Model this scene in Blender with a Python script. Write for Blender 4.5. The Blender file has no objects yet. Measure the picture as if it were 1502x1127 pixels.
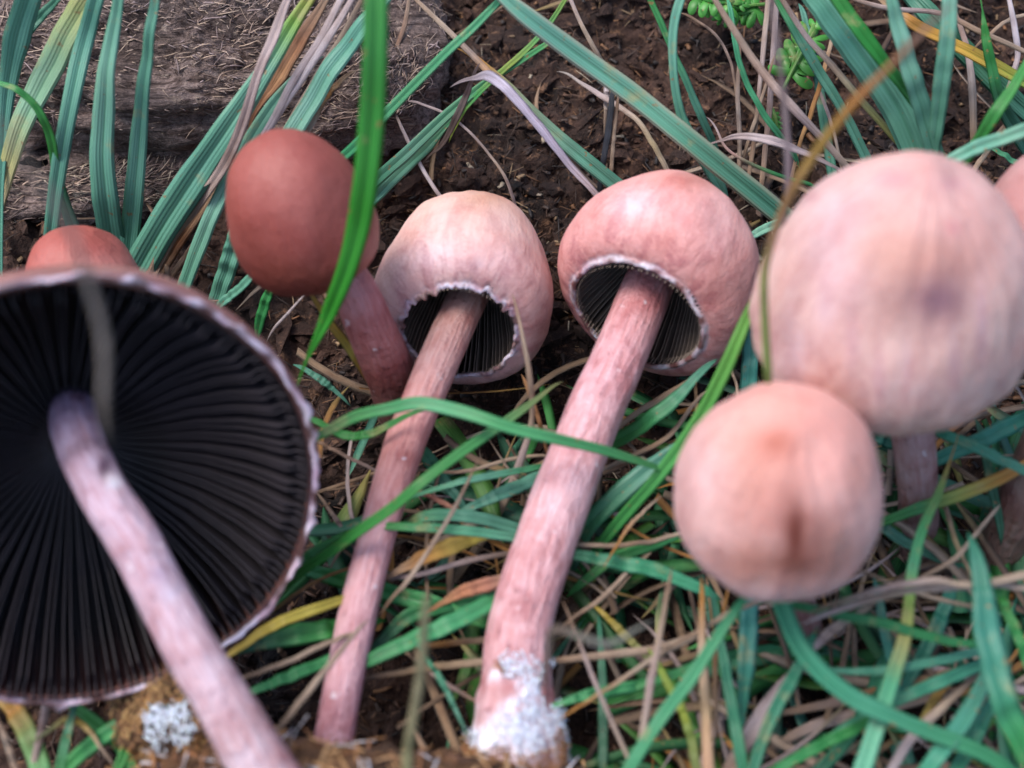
import bpy, math, random
import numpy as np
from mathutils import Vector, Matrix, noise
random.seed(7); rng = np.random.default_rng(7)
C = bpy.context.scene
col = C.collection
U = 0.01                       # all lengths below are centimetres; meshes are stored in metres
R = math.radians

# ------------------------------------------------------------------ camera
PITCH = R(58); CAMH = 17.0
CAM = Vector((0, -CAMH/math.tan(PITCH), CAMH))
FWD = Vector((0, math.cos(PITCH), -math.sin(PITCH)))
UPV = Vector((0, math.sin(PITCH), math.cos(PITCH)))
RGT = Vector((1, 0, 0))
HFOV = R(45); FP = 751/math.tan(HFOV/2)
cam = bpy.data.cameras.new('camera'); co = bpy.data.objects.new('camera', cam); col.objects.link(co)
cam.sensor_width = 36; cam.lens = 18/math.tan(HFOV/2)
co.location = CAM*U; co.rotation_euler = (math.pi/2-PITCH, 0, 0)
cam.clip_start = 0.002; cam.clip_end = 200
cam.dof.use_dof = True; cam.dof.focus_distance = 20.4*U
cam.dof.aperture_fstop = (cam.lens)/3.1
C.camera = co
# ------------------------------------------------------------------ light
SUN_EL, SUN_AZ = R(66), R(285)      # azimuth clockwise from +Y
w = bpy.data.worlds.new('World'); C.world = w; w.use_nodes = True
nt = w.node_tree; bg = nt.nodes['Background']
sky = nt.nodes.new('ShaderNodeTexSky'); sky.sky_type = 'NISHITA'; sky.sun_disc = False
sky.sun_elevation = SUN_EL; sky.sun_rotation = SUN_AZ; sky.air_density = 1.0; sky.dust_density = 2.5; sky.ozone_density = 1.0
nt.links.new(sky.outputs[0], bg.inputs[0]); bg.inputs[1].default_value = 0.14
sl = bpy.data.lights.new('sun', 'SUN'); so = bpy.data.objects.new('sun', sl); col.objects.link(so)
sl.energy = 1.5; sl.angle = R(26); sl.color = (1, 0.95, 0.9)
sd = Vector((math.sin(SUN_AZ)*math.cos(SUN_EL), math.cos(SUN_AZ)*math.cos(SUN_EL), math.sin(SUN_EL)))
so.rotation_euler = sd.to_track_quat('Z', 'Y').to_euler()
C.view_settings.view_transform = 'Standard'; C.view_settings.look = 'None'
C.view_settings.exposure = 1.05; C.view_settings.gamma = 1
C.cycles.max_bounces = 6; C.cycles.use_denoising = True

# ------------------------------------------------------------------ placing helpers
def slope(x, y):
    return 0.15*max(0.0, y) + 0.02*min(0.0, y)
def ray(px, py):
    return FWD + RGT*((px-751)/FP) + UPV*((563.5-py)/FP)     # per unit of axial depth
def at(px, py, d):
    return CAM + ray(px, py)*d
def ong(px, py, h):
    r = ray(px, py); d = 20.0
    for _ in range(25):
        p = CAM + r*d
        d -= (p.z - slope(p.x, p.y) - h)/r.z * 0.8
    return CAM + r*d
def depth(p): return (p-CAM).dot(FWD)
def project(p):
    v = p-CAM; d = v.dot(FWD)
    return 751+FP*v.dot(RGT)/d, 563.5-FP*v.dot(UPV)/d
def camdir(x, y, z):            # a direction given as right, up, away from the viewer
    return (RGT*x + UPV*y + FWD*z).normalized()
def fbm(p, o=4, h=1.0, l=2.0):
    return noise.fractal(p, h, l, o)

# ------------------------------------------------------------------ object helpers
def tag(o, label=None, cat=None, group=None, kind=None):
    for k, v in (('label', label), ('category', cat), ('group', group), ('kind', kind)):
        if v: o[k] = v
    return o
def empty(name, p):
    o = bpy.data.objects.new(name, None); o.location = p*U; o.empty_display_size = 0.005
    col.objects.link(o); return o
def link(name, me, parent=None):
    o = bpy.data.objects.new(name, me); col.objects.link(o)
    if parent: o.parent = parent
    return o
def mesh(name, vs, fs, mat, cols=None, uvs=None, smooth=True):
    """vs in cm (N,3); cols per vertex; uvs per vertex"""
    vs = np.asarray(vs, dtype=np.float32)
    me = bpy.data.meshes.new(name)
    me.from_pydata((vs*U).tolist(), [], [tuple(map(int, f)) for f in fs] if not isinstance(fs, np.ndarray) else fs.tolist())
    if cols is not None:
        a = me.color_attributes.new('Col', 'FLOAT_COLOR', 'POINT')
        cc = np.ones((len(vs), 4), np.float32); cc[:, :3] = np.asarray(cols, dtype=np.float32)
        a.data.foreach_set('color', cc.ravel())
    if uvs is not None:
        uv = me.uv_layers.new(name='UVMap'); li = np.zeros(len(me.loops), np.int32)
        me.loops.foreach_get('vertex_index', li)
        uv.data.foreach_set('uv', np.asarray(uvs, np.float32)[li].ravel())
    if smooth: me.polygons.foreach_set('use_smooth', [True]*len(me.polygons))
    me.materials.append(mat); me.update()
    return me
def crspline(pts, n):
    P = [Vector(p) for p in pts]; P = [P[0]*2-P[1]] + P + [P[-1]*2-P[-2]]
    m = len(P)-3; out = []
    for i in range(n):
        t = i/(n-1)*m; k = min(int(t), m-1); u = t-k
        a, b, c, d = P[k:k+4]
        out.append(0.5*((2*b) + (c-a)*u + (2*a-5*b+4*c-d)*u*u + (3*b-a-3*c+d)*u**3))
    return out
def lerpl(L, t):
    if len(L) == 1: return L[0]
    x = t*(len(L)-1); k = min(int(x), len(L)-2); u = x-k
    return L[k]*(1-u)+L[k+1]*u

# ------------------------------------------------------------------ materials
class N:
    def __init__(s, name):
        s.m = bpy.data.materials.new(name); s.m.use_nodes = True; s.t = s.m.node_tree
        s.b = s.t.nodes['Principled BSDF']; s.out = s.t.nodes['Material Output']
    def n(s, typ, ins=None, **kw):
        nd = s.t.nodes.new(typ)
        for k, v in kw.items(): setattr(nd, k, v)
        for k, v in (ins or {}).items():
            if isinstance(v, bpy.types.NodeSocket): s.t.links.new(v, nd.inputs[k])
            else: nd.inputs[k].default_value = v
        return nd
    def l(s, a, b): s.t.links.new(a, b)
    def math(s, op, a, b=0.0, c=None):
        i = {0: a, 1: b}
        if c is not None: i[2] = c
        return s.n('ShaderNodeMath', i, operation=op).outputs[0]
    def ramp(s, f, p0, p1, a, b):
        return s.n('ShaderNodeMapRange', {'Value': f, 'From Min': p0, 'From Max': p1, 'To Min': a, 'To Max': b}).outputs[0]
    def mix(s, f, a, b, mode='MIX'):
        nd = s.n('ShaderNodeMix', data_type='RGBA', blend_type=mode)
        for i, v in ((0, f), (6, a), (7, b)):
            if isinstance(v, bpy.types.NodeSocket): s.t.links.new(v, nd.inputs[i])
            else: nd.inputs[i].default_value = v
        return nd.outputs[2]
    def noise(s, vec, scale, detail=4, rough=.6, dist=0):
        return s.n('ShaderNodeTexNoise', {'Vector': vec, 'Scale': scale, 'Detail': detail, 'Roughness': rough, 'Distortion': dist}).outputs[0]
def c4(c): return (*c, 1)

def blade_mat():
    k = N('grass_blade')
    a = k.n('ShaderNodeAttribute', attribute_name='Col').outputs[0]
    uv = k.n('ShaderNodeUVMap').outputs[0]
    ob = k.n('ShaderNodeTexCoord').outputs['Object']
    sx = k.n('ShaderNodeSeparateXYZ', {0: uv})
    mp = k.n('ShaderNodeMapping', {'Vector': uv, 'Scale': (9, 0.35, 1)}).outputs[0]
    st = k.noise(mp, 1.6, 3, .6)                                   # long streaks
    wob = k.math('MULTIPLY', k.noise(mp, .6, 2), 1.5)
    ve = k.math('SINE', k.math('ADD', k.math('MULTIPLY', sx.outputs[0], 50.0), wob))
    bl = k.noise(ob, 170, 4, .6)                                    # blotches
    c = k.mix(1.0, a, k.n('ShaderNodeCombineColor', {0: k.ramp(st, .3, .7, .82, 1.2), 1: k.ramp(st, .3, .7, .88, 1.1), 2: k.ramp(st, .3, .7, .82, 1.12)}).outputs[0], 'MULTIPLY')
    mid = k.math('ABSOLUTE', k.math('SUBTRACT', sx.outputs[0], .5))
    lrg = k.noise(ob, 45, 3, .5); c = k.mix(k.ramp(lrg, .35, .65, .35, 0), c, k.mix(1.0, c, (.8, .85, .6, 1), 'MULTIPLY'))
    c = k.mix(k.ramp(mid, .02, .06, .4, 0), c, k.mix(1.0, c, (.4, .6, .5, 1), 'MULTIPLY'))
    c = k.mix(k.ramp(ve, .2, 1, 0, .10), c, k.mix(1.0, c, (.45, .6, .55, 1), 'MULTIPLY'))
    c = k.mix(k.ramp(bl, .60, .72, 0, .55), c, (.40, .33, .15, 1))
    sp = k.noise(ob, 900, 2, .5)
    c = k.mix(k.ramp(sp, .69, .73, 0, .7), c, (.30, .15, .06, 1))
    k.l(c, k.b.inputs['Base Color']); k.b.inputs['Roughness'].default_value = .42
    k.b.inputs['Specular IOR Level'].default_value = .45
    bp = k.n('ShaderNodeBump', {'Height': k.math('ADD', ve, k.math('MULTIPLY', st, 2.0)), 'Strength': .35, 'Distance': .0001})
    k.l(bp.outputs[0], k.b.inputs['Normal'])
    tr = k.n('ShaderNodeBsdfTranslucent', {'Color': c, 'Normal': bp.outputs[0]})
    mx = k.n('ShaderNodeMixShader', {0: .22, 1: k.b.outputs[0], 2: tr.outputs[0]})
    k.l(mx.outputs[0], k.out.inputs[0]); return k.m
def dry_mat():
    k = N('dry_grass')
    a = k.n('ShaderNodeAttribute', attribute_name='Col').outputs[0]
    uv = k.n('ShaderNodeUVMap').outputs[0]; ob = k.n('ShaderNodeTexCoord').outputs['Object']
    mp = k.n('ShaderNodeMapping', {'Vector': uv, 'Scale': (14, 0.5, 1)}).outputs[0]
    st = k.noise(mp, 1.7, 4, .65); bl = k.noise(ob, 130, 4, .6)
    c = k.mix(k.ramp(st, .38, .62, .75, 0), a, k.mix(1.0, a, (.38, .30, .27, 1), 'MULTIPLY'))
    c = k.mix(k.ramp(bl, .5, .68, 0, .6), c, k.mix(1.0, c, (.5, .36, .28, 1), 'MULTIPLY'))
    k.l(c, k.b.inputs['Base Color']); k.b.inputs['Roughness'].default_value = .6
    bp = k.n('ShaderNodeBump', {'Height': st, 'Strength': .7, 'Distance': .0004}); k.l(bp.outputs[0], k.b.inputs['Normal'])
    return k.m
def cap_mat(name, wet=.42, streak=.5, fleck=.5):
    k = N(name)
    a = k.n('ShaderNodeAttribute', attribute_name='Col').outputs[0]
    uv = k.n('ShaderNodeUVMap').outputs[0]; ob = k.n('ShaderNodeTexCoord').outputs['Object']
    mp = k.n('ShaderNodeMapping', {'Vector': uv, 'Scale': (30, 2.0, 1)}).outputs[0]
    st = k.noise(mp, 2.0, 4, .6, .4); b1 = k.noise(ob, 140, 5, .6); b2 = k.noise(ob, 700, 4, .65); b3 = k.noise(ob, 2200, 3, .6)
    mp2 = k.n('ShaderNodeMapping', {'Vector': uv, 'Scale': (13, .9, 1)}).outputs[0]; s2 = k.noise(mp2, 2.0, 5, .65, .6)
    sx = k.n('ShaderNodeSeparateXYZ', {0: uv}); low = k.ramp(sx.outputs[1], .7, 2.2, .15, 1)
    c = k.mix(k.math('MULTIPLY', k.ramp(st, .42, .66, 0, streak), low), a, k.mix(1.0, a, (.70, .46, .46, 1), 'MULTIPLY'))
    c = k.mix(k.math('MULTIPLY', k.ramp(s2, .48, .62, 0, streak*1.7), low), c, k.mix(1.0, a, (.62, .44, .50, 1), 'MULTIPLY'))
    c = k.mix(k.math('MULTIPLY', k.ramp(s2, .5, .3, 0, streak*.9), low), c, k.mix(1.0, a, (1.05, 1.14, 1.2, 1), 'MULTIPLY'))
    c = k.mix(k.ramp(b1, .42, .7, 0, .6), c, k.mix(1.0, c, (.80, .58, .54, 1), 'MULTIPLY'))
    c = k.mix(k.ramp(b2, .6, .75, 0, fleck), c, k.mix(1.0, c, (.55, .38, .38, 1), 'MULTIPLY'))
    c = k.mix(k.ramp(b3, .45, .75, 0, .25), c, k.mix(1.0, a, (1.25, 1.3, 1.3, 1), 'MULTIPLY'))
    k.l(c, k.b.inputs['Base Color']); k.b.inputs['Roughness'].default_value = wet
    k.b.inputs['Specular IOR Level'].default_value = .32; k.b.inputs['Subsurface Weight'].default_value = .22
    k.b.inputs['Subsurface Radius'].default_value = (1.0, .45, .3); k.b.inputs['Subsurface Scale'].default_value = .0015
    h = k.math('ADD', k.math('MULTIPLY', b2, .6), k.math('ADD', k.math('MULTIPLY', st, .8), k.math('MULTIPLY', b3, .35)))
    bp = k.n('ShaderNodeBump', {'Height': h, 'Strength': .45, 'Distance': .0006}); k.l(bp.outputs[0], k.b.inputs['Normal'])
    return k.m
def stem_mat():
    k = N('stem_flesh')
    a = k.n('ShaderNodeAttribute', attribute_name='Col').outputs[0]
    uv = k.n('ShaderNodeUVMap').outputs[0]; ob = k.n('ShaderNodeTexCoord').outputs['Object']
    mp = k.n('ShaderNodeMapping', {'Vector': uv, 'Scale': (22, 1.3, 1)}).outputs[0]
    st = k.noise(mp, 1.5, 4, .6, .3); b1 = k.noise(ob, 160, 5, .6); b2 = k.noise(ob, 650, 4, .6)
    c = k.mix(k.ramp(st, .38, .62, .7, 0), a, k.mix(1.0, a, (.78, .55, .52, 1), 'MULTIPLY'))
    c = k.mix(k.ramp(b1, .5, .66, 0, .85), c, k.mix(1.0, a, (.60, .36, .36, 1), 'MULTIPLY'))
    c = k.mix(k.ramp(b1, .46, .3, 0, .45), c, k.mix(1.0, a, (1.1, 1.35, 1.4, 1), 'MULTIPLY'))
    c = k.mix(k.ramp(b2, .63, .72, 0, .75), c, k.mix(1.0, a, (.30, .18, .22, 1), 'MULTIPLY'))
    b3 = k.noise(ob, 420, 3, .6); c = k.mix(k.ramp(b3, .68, .74, 0, .6), c, (.78, .74, .8, 1))
    k.l(c, k.b.inputs['Base Color']); k.b.inputs['Roughness'].default_value = .42
    k.b.inputs['Subsurface Weight'].default_value = .2
    k.b.inputs['Subsurface Radius'].default_value = (1.0, .5, .4); k.b.inputs['Subsurface Scale'].default_value = .0012
    bp = k.n('ShaderNodeBump', {'Height': k.math('ADD', k.math('ADD', st, b1), k.math('MULTIPLY', b2, .9)), 'Strength': .8, 'Distance': .0007})
    k.l(bp.outputs[0], k.b.inputs['Normal']); return k.m
def gill_mat():
    k = N('gill'); ob = k.n('ShaderNodeTexCoord').outputs['Object']
    a = k.n('ShaderNodeAttribute', attribute_name='Col').outputs[0]
    b = k.noise(ob, 350, 4, .6)
    c = k.mix(k.ramp(b, .35, .7, 0, .6), a, k.mix(1.0, a, (2.0, 1.9, 2.0, 1), 'MULTIPLY'))
    k.l(c, k.b.inputs['Base Color']); k.b.inputs['Roughness'].default_value = .55
    return k.m
def soil_mat(name, lo, hi, chip, rough=.8, fib=False):
    k = N(name); ob = k.n('ShaderNodeTexCoord').outputs['Object']
    a = k.noise(ob, 60, 8, .65); b = k.noise(ob, 420, 6, .7)
    v = k.n('ShaderNodeTexVoronoi', {'Vector': ob, 'Scale': 380.0}); e = k.noise(ob, 1600, 4, .7)
    c = k.mix(k.ramp(a, .35, .65, 0, 1), c4(lo), c4(hi))
    c = k.mix(k.ramp(b, .56, .66, 0, .75), c, c4(chip))
    c = k.mix(k.ramp(e, .4, .6, .55, 0), c, k.mix(1.0, c, (.25, .22, .24, 1), 'MULTIPLY'))
    k.l(c, k.b.inputs['Base Color']); k.b.inputs['Roughness'].default_value = rough
    k.b.inputs['Specular IOR Level'].default_value = .35
    h = k.math('ADD', k.math('MULTIPLY', b, 1.0), k.math('ADD', k.math('MULTIPLY', e, .5), k.math('MULTIPLY', v.outputs[0], .5)))
    if fib:
        m1 = k.n('ShaderNodeMapping', {'Vector': ob, 'Scale': (.16, 1, 1), 'Rotation': (0, 0, .12)}).outputs[0]
        f1 = k.noise(m1, 900, 5, .7, .5); h = k.math('ADD', k.math('MULTIPLY', f1, 1.8), h)
        c = k.mix(k.ramp(f1, .40, .52, .85, 0), c, k.mix(1.0, c, (.22, .17, .15, 1), 'MULTIPLY')); k.l(c, k.b.inputs['Base Color'])
    bp = k.n('ShaderNodeBump', {'Height': h, 'Strength': .9, 'Distance': .0012}); k.l(bp.outputs[0], k.b.inputs['Normal'])
    return k.m
def fleck_mat():
    k = N('plant_litter'); a = k.n('ShaderNodeAttribute', attribute_name='Col').outputs[0]
    ob = k.n('ShaderNodeTexCoord').outputs['Object']; e = k.noise(ob, 900, 4, .7)
    c = k.mix(k.ramp(e, .35, .65, .6, 0), a, k.mix(1.0, a, (.4, .35, .33, 1), 'MULTIPLY'))
    k.l(c, k.b.inputs['Base Color']); k.b.inputs['Roughness'].default_value = .6
    bp = k.n('ShaderNodeBump', {'Height': e, 'Strength': .6, 'Distance': .0004}); k.l(bp.outputs[0], k.b.inputs['Normal'])
    return k.m
def fuzz_mat():
    k = N('mycelium_fuzz'); k.l(k.n('ShaderNodeAttribute', attribute_name='Col').outputs[0], k.b.inputs['Base Color'])
    k.b.inputs['Roughness'].default_value = .9; k.b.inputs['Subsurface Weight'].default_value = .3; k.b.inputs['Subsurface Scale'].default_value = .0008
    return k.m
FUZZ = fuzz_mat()
BLADE = blade_mat(); DRY = dry_mat(); STEM = stem_mat(); GILL = gill_mat(); LITTER = fleck_mat()
CAPM = cap_mat('cap_skin', .5, .5, .45); CAPR = cap_mat('red_cap_skin', .48, .3, .7)
SOIL = soil_mat('soil', (.010, .007, .007), (.098, .050, .034), (.30, .165, .095))
DUNG = soil_mat('dung_crust', (.09, .062, .055), (.40, .295, .26), (.56, .44, .36), fib=True)
DUNGB = soil_mat('dung_inside', (.05, .028, .018), (.22, .105, .045), (.42, .25, .12))

# ------------------------------------------------------------------ ground
def rough(x, y):
    p = Vector((x, y, 0))
    v = .34*fbm(p*.33 + Vector((3, 1, 0)), 3)
    if abs(x) < 14 and -8 < y < 18:
        w1 = p + Vector((noise.noise(p*2.1), noise.noise(p*2.1+Vector((9, 9, 9))), 0))*.35
        dd = noise.voronoi(w1*1.15)[0]; d2 = noise.voronoi(w1*3.4+Vector((5, 5, 5)))[0]
        v += .60*min(.6, dd[1]-dd[0]) + .17*min(.6, d2[1]-d2[0]) + .20*fbm(p*2.3, 4) + .07*noise.noise(p*9) + .035*noise.noise(p*19) - .12
    v -= .75*max(0.0, min(1.0, (1.2-y)/2.0))*max(0.0, min(1.0, (9+y)/3.0))
    far = min(1.0, max(0, (math.hypot(x, y)-25)/60))
    return v*(1-.3*far) + far*3.0*noise.noise(p*.02)
def axis(lo, hi, st):
    a = list(np.arange(lo, hi+1e-6, st)); s = st; x = a[-1]; R_ = []
    while x < 4000: s *= 1.28; x += s; R_.append(x)
    L = []; s = st; x = a[0]
    while x > -4000: s *= 1.28; x -= s; L.append(x)
    return np.array(L[::-1]+a+R_)
def grid_faces(nx, ny, wrapx=False):
    i, j = np.meshgrid(np.arange(nx if wrapx else nx-1), np.arange(ny-1), indexing='ij')
    i2 = (i+1) % nx
    return np.stack([i*ny+j, i2*ny+j, i2*ny+j+1, i*ny+j+1], -1).reshape(-1, 4)
gx, gy = axis(-11.5, 11.5, .062), axis(-6, 12.5, .062)
V = [(x, y, slope(x, min(y, 60)) + rough(x, y)) for x in gx for y in gy]
g = link('ground', mesh('ground', V, grid_faces(len(gx), len(gy)), SOIL)); tag(g, 'dark brown crumbly soil under the grass and mushrooms', None, None, 'structure')
def gz(x, y): return slope(x, y) + rough(x, y)

# ------------------------------------------------------------------ lumps
def lump(name, cen, rad, rot, mat, label, cat, amp=.3, nu=220, nv=120, sq=.7, seed=0, shelf=0.0):
    o = empty(name, Vector((cen.x, cen.y, cen.z-rad[2]*.6)))
    M = Matrix.Rotation(rot, 3, 'Z'); vs = []
    def pos(a, b):
        f = lambda t: math.copysign(abs(t)**sq, t)
        d = Vector((f(math.cos(a))*f(math.cos(b)), f(math.sin(a))*f(math.cos(b)), f(math.sin(b))))
        p = Vector((d.x*rad[0], d.y*rad[1], d.z*rad[2]))
        q = M @ p
        q2 = q + Vector((seed, seed*2, 0))
        n = d.normalized()
        lay = noise.noise(Vector((q2.x*.5, q2.y*.5, q2.z*3.0)))*shelf
        r = amp*fbm(q2*.6, 4) + amp*.45*fbm(q2*2.6, 4) + amp*.2*noise.noise(q2*9)
        return q + (M @ n)*(r+lay)
    for i in range(nu):
        for j in range(nv):
            vs.append(cen + pos(2*math.pi*i/nu, -math.pi/2*.98 + math.pi*.98*j/(nv-1)) - o.location/U)
    me = mesh('crust', vs, grid_faces(nu, nv, True), mat)
    link('crust', me, o)
    tag(o, label, cat)
    return o, lambda a, b: cen + pos(a, b)
def fibres(vlist, name, mat, parent=None, loc=Vector((0, 0, 0))):
    """vlist of (p, dir, up, length, width, colour): small bent closed slivers -> one mesh"""
    V, F, K = [], [], []
    for p, d, up, L, w, c in vlist:
        s = d.cross(up).normalized()
        b = len(V); bend = random.uniform(-.14, .14)*L; arch = random.uniform(-.02, .08)*L; c = Vector(c)*random.uniform(.7, 1.25)
        for i in range(4):
            t = i/3; q = p + d*(t-.5)*L + s*bend*(t-.5)**2*2 + up*(arch*(1-(2*t-1)**2)+.02) - loc
            ww = w*(.35+.65*math.sin(math.pi*(.15+.7*t)))*.5 if w < .045 else w*.5*random.uniform(.45, 1.15)
            for sx, sz in ((-1, 0), (0, .6), (1, 0), (0, -.6)):
                V.append(q + s*ww*sx + up*ww*sz*.7); K.append(c)
        for i in range(3):
            for k in range(4):
                F.append((b+i*4+k, b+i*4+(k+1) % 4, b+i*4+4+(k+1) % 4, b+i*4+4+k))
        F.append((b+3, b+2, b+1, b)); F.append((b+12, b+13, b+14, b+15))
    return link(name, mesh(name, V, F, mat, K), parent)

cen = ong(270, 60, .55)
dc, dpos = lump('dung_clod', cen, (4.6, 2.45, 1.35), R(-5), DUNG, 'weathered grey brown fibrous dung clod behind the blades at the upper left', 'dung clod', .34, 300, 150, .62, 3, .30)
FL = []
for _ in range(4200):
    a = random.uniform(math.pi*.9, math.pi*2.1); b = random.uniform(.05, 1.45)
    p = dpos(a, b); u = (dpos(a+.01, b)-p).normalized(); v = (dpos(a, b+.01)-p)
    n = u.cross(v).normalized()
    th = random.gauss(0, .5); d = (u*math.cos(th)+n.cross(u)*math.sin(th)).normalized()
    c = random.choice([(.36, .26, .21), (.25, .17, .13), (.42, .32, .26), (.14, .09, .08), (.46, .34, .25), (.32, .24, .23)])
    FL.append((p+n*.008, d, n, random.uniform(.04, .14) if random.random() < .6 else random.uniform(.12, .45), random.uniform(.010, .034), c))
f = fibres(FL, 'fibres', LITTER, dc, dc.location/U); tag(f, None, None, None, 'stuff')
cen = ong(60, 262, .15)
lc, lpos = lump('dung_clod', cen, (3.0, .9, .55), R(3), DUNG, 'darker broken dung layer under the ledge at the left edge', 'dung clod', .22, 160, 80, .7, 9, .22)
FL = []
for _ in range(1100):
    a = random.uniform(math.pi, math.pi*2); b = random.uniform(-.1, 1.4)
    p = lpos(a, b); u = (lpos(a+.01, b)-p).normalized(); n = u.cross(lpos(a, b+.01)-p).normalized()
    th = random.gauss(0, .35); d = (u*math.cos(th)+n.cross(u)*math.sin(th)).normalized()
    FL.append((p+n*.01, d, n, random.uniform(.08, .45), random.uniform(.012, .04), random.choice([(.2, .14, .12), (.36, .26, .2), (.12, .08, .07), (.42, .34, .26)])))
f = fibres(FL, 'fibres', LITTER, lc, lc.location/U); tag(f, None, None, None, 'stuff')
# clod the left and middle mushrooms are rooted in, just below the frame
cen = at(560, 1262, 14.9); cen.z = .8
fc, fpos = lump('dung_clod', cen, (3.6, 1.3, 1.9), R(-4), DUNGB, 'orange brown dung clod holding the stem bases at the bottom edge', 'dung clod', .3, 200, 110, .8, 14, .1)
FL = []
for _ in range(1500):
    a = random.uniform(0, math.pi*2); b = random.uniform(-.2, 1.5)
    p = fpos(a, b); u = (fpos(a+.01, b)-p).normalized(); n = u.cross(fpos(a, b+.01)-p).normalized()
    th = random.uniform(0, 6); d = (u*math.cos(th)+n.cross(u)*math.sin(th)).normalized()
    FL.append((p+n*.01, d, n, random.uniform(.15, .6), random.uniform(.02, .07), random.choice([(.4, .2, .08), (.3, .13, .05), (.16, .08, .05), (.5, .3, .14), (.6, .58, .62)])))
f = fibres(FL, 'fibres', LITTER, fc, fc.location/U); tag(f, None, None, None, 'stuff')
cen = ong(265, 1062, .9)
mc, mpos = lump('dung_clod', cen, (.75, .6, .75), 0, DUNGB, 'small brown crumb of dung with white mould below the large open cap', 'dung clod', .25, 90, 60, .8, 21, .05)
FL = []
for _ in range(1500):
    a = random.uniform(0, math.pi*2); b = random.uniform(0, 1.5)
    p = mpos(a, b); u = (mpos(a+.01, b)-p).normalized(); n = u.cross(mpos(a, b+.01)-p).normalized()
    wh = (p-at(248, 1065, depth(p))).length < .32
    th = random.uniform(0, 6.3); u = (u*math.cos(th)+n.cross(u)*math.sin(th)+n*random.gauss(0, .4)).normalized()
    wh = wh and noise.noise(p*3) > -.1
    FL.append((p+n*.02, u, n, random.uniform(.05, .2), random.uniform(.010, .026), (.86, .88, .98) if wh else random.choice([(.4, .2, .08), (.2, .1, .05), (.55, .3, .12)])))
f = fibres(FL, 'fibres', FUZZ, mc, mc.location/U); tag(f, None, None, None, 'stuff')

# litter over the soil
FL = []
for _ in range(9000):
    px, py = random.uniform(-150, 1650), random.uniform(-150, 1250)
    if random.random() < .35: py = random.uniform(-50, 600); px = random.uniform(480, 1500)
    q = ong(px, py, 0); q.z = gz(q.x, q.y)+.02
    n = Vector((random.gauss(0, .3), random.gauss(0, .3), 1)).normalized()
    th = random.uniform(0, math.pi); d = (Vector((math.cos(th), math.sin(th), random.uniform(-.4, .5)))); d = (d-n*d.dot(n)*.5).normalized()
    k = random.random()
    if k < .66: L, w_ = random.uniform(.08, .55), random.uniform(.012, .035)
    else: L, w_ = random.uniform(.07, .22)*(2 if random.random() < .1 else 1), random.uniform(.046, .14)
    c = random.choices([(.055, .032, .022), (.11, .055, .032), (.20, .095, .04), (.03, .022, .02), (.30, .20, .11), (.40, .33, .24)], [6, 5, 3, 4, 1.2, .5])[0]
    FL.append((q, d, n, L, w_, c))
f = fibres(FL, 'plant_litter', LITTER); tag(f, 'brown chips and fibres strewn over the bare soil', 'plant litter', None, 'stuff')

# crumbs
ICO = [(0, 0, -1), (.72, -.53, -.45), (-.28, -.85, -.45), (-.89, 0, -.45), (-.28, .85, -.45), (.72, .53, -.45), (.28, -.85, .45), (-.72, -.53, .45), (-.72, .53, .45), (.28, .85, .45), (.89, 0, .45), (0, 0, 1)]
IF = [(0, 1, 2), (1, 0, 5), (0, 2, 3), (0, 3, 4), (0, 4, 5), (1, 5, 10), (2, 1, 6), (3, 2, 7), (4, 3, 8), (5, 4, 9), (1, 10, 6), (2, 6, 7), (3, 7, 8), (4, 8, 9), (5, 9, 10), (6, 10, 11), (7, 6, 11), (8, 7, 11), (9, 8, 11), (10, 9, 11)]
V, F, K = [], [], []
for _ in range(9000):
    px, py = random.uniform(-100, 1600), random.uniform(-100, 1200)
    if random.random() < .5: py = random.uniform(-50, 620); px = random.uniform(480, 1500)
    q = ong(px, py, 0); q.z = gz(q.x, q.y)
    s = random.uniform(.03, .09)*(1.6 if random.random() < .08 else 1); b = len(V)
    sc = Vector((random.uniform(.4, 1.7), random.uniform(.5, 1.2), random.uniform(.4, .9)))*s; ra = random.uniform(0, 6.3); cr, sr = math.cos(ra), math.sin(ra)
    c = Vector(random.choices([(.04, .025, .02), (.085, .048, .032), (.14, .075, .04)], [5, 4, 1])[0])
    for v in ICO:
        r = random.uniform(.45, 1.35); ux, uy = v[0]*sc.x*r, v[1]*sc.y*r; V.append((q.x+ux*cr-uy*sr, q.y+ux*sr+uy*cr, q.z+v[2]*sc.z*r)); K.append(c)
    F += [(a+b, c_+b, d_+b) for a, c_, d_ in IF]
for _ in range(900):
    px, py = random.uniform(-100, 1600), random.uniform(-80, 700)
    q = ong(px, py, 0); q.z = gz(q.x, q.y)+.02; b = len(V); c = Vector((.1, .05, .03))
    sc = Vector((random.uniform(.12, .42), random.uniform(.08, .2), random.uniform(.05, .13))); Q = Matrix.Rotation(random.uniform(0, 6.3), 3, 'Z') @ Matrix.Rotation(random.gauss(0, .35), 3, 'Y') @ Matrix.Rotation(random.gauss(0, .4), 3, 'X')
    for v in ICO:
        r = random.uniform(.55, 1.3); w_ = Q @ Vector((v[0]*sc.x*r, v[1]*sc.y*r, v[2]*sc.z*r)); V.append((q.x+w_.x, q.y+w_.y, q.z+w_.z)); K.append(c)
    F += [(a+b, c_+b, d_+b) for a, c_, d_ in IF]
f = link('soil_crumbs', mesh('soil_crumbs', V, F, SOIL, K, smooth=False)); tag(f, 'loose dark crumbs of soil lying on the ground', 'soil crumbs', None, 'stuff')

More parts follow.
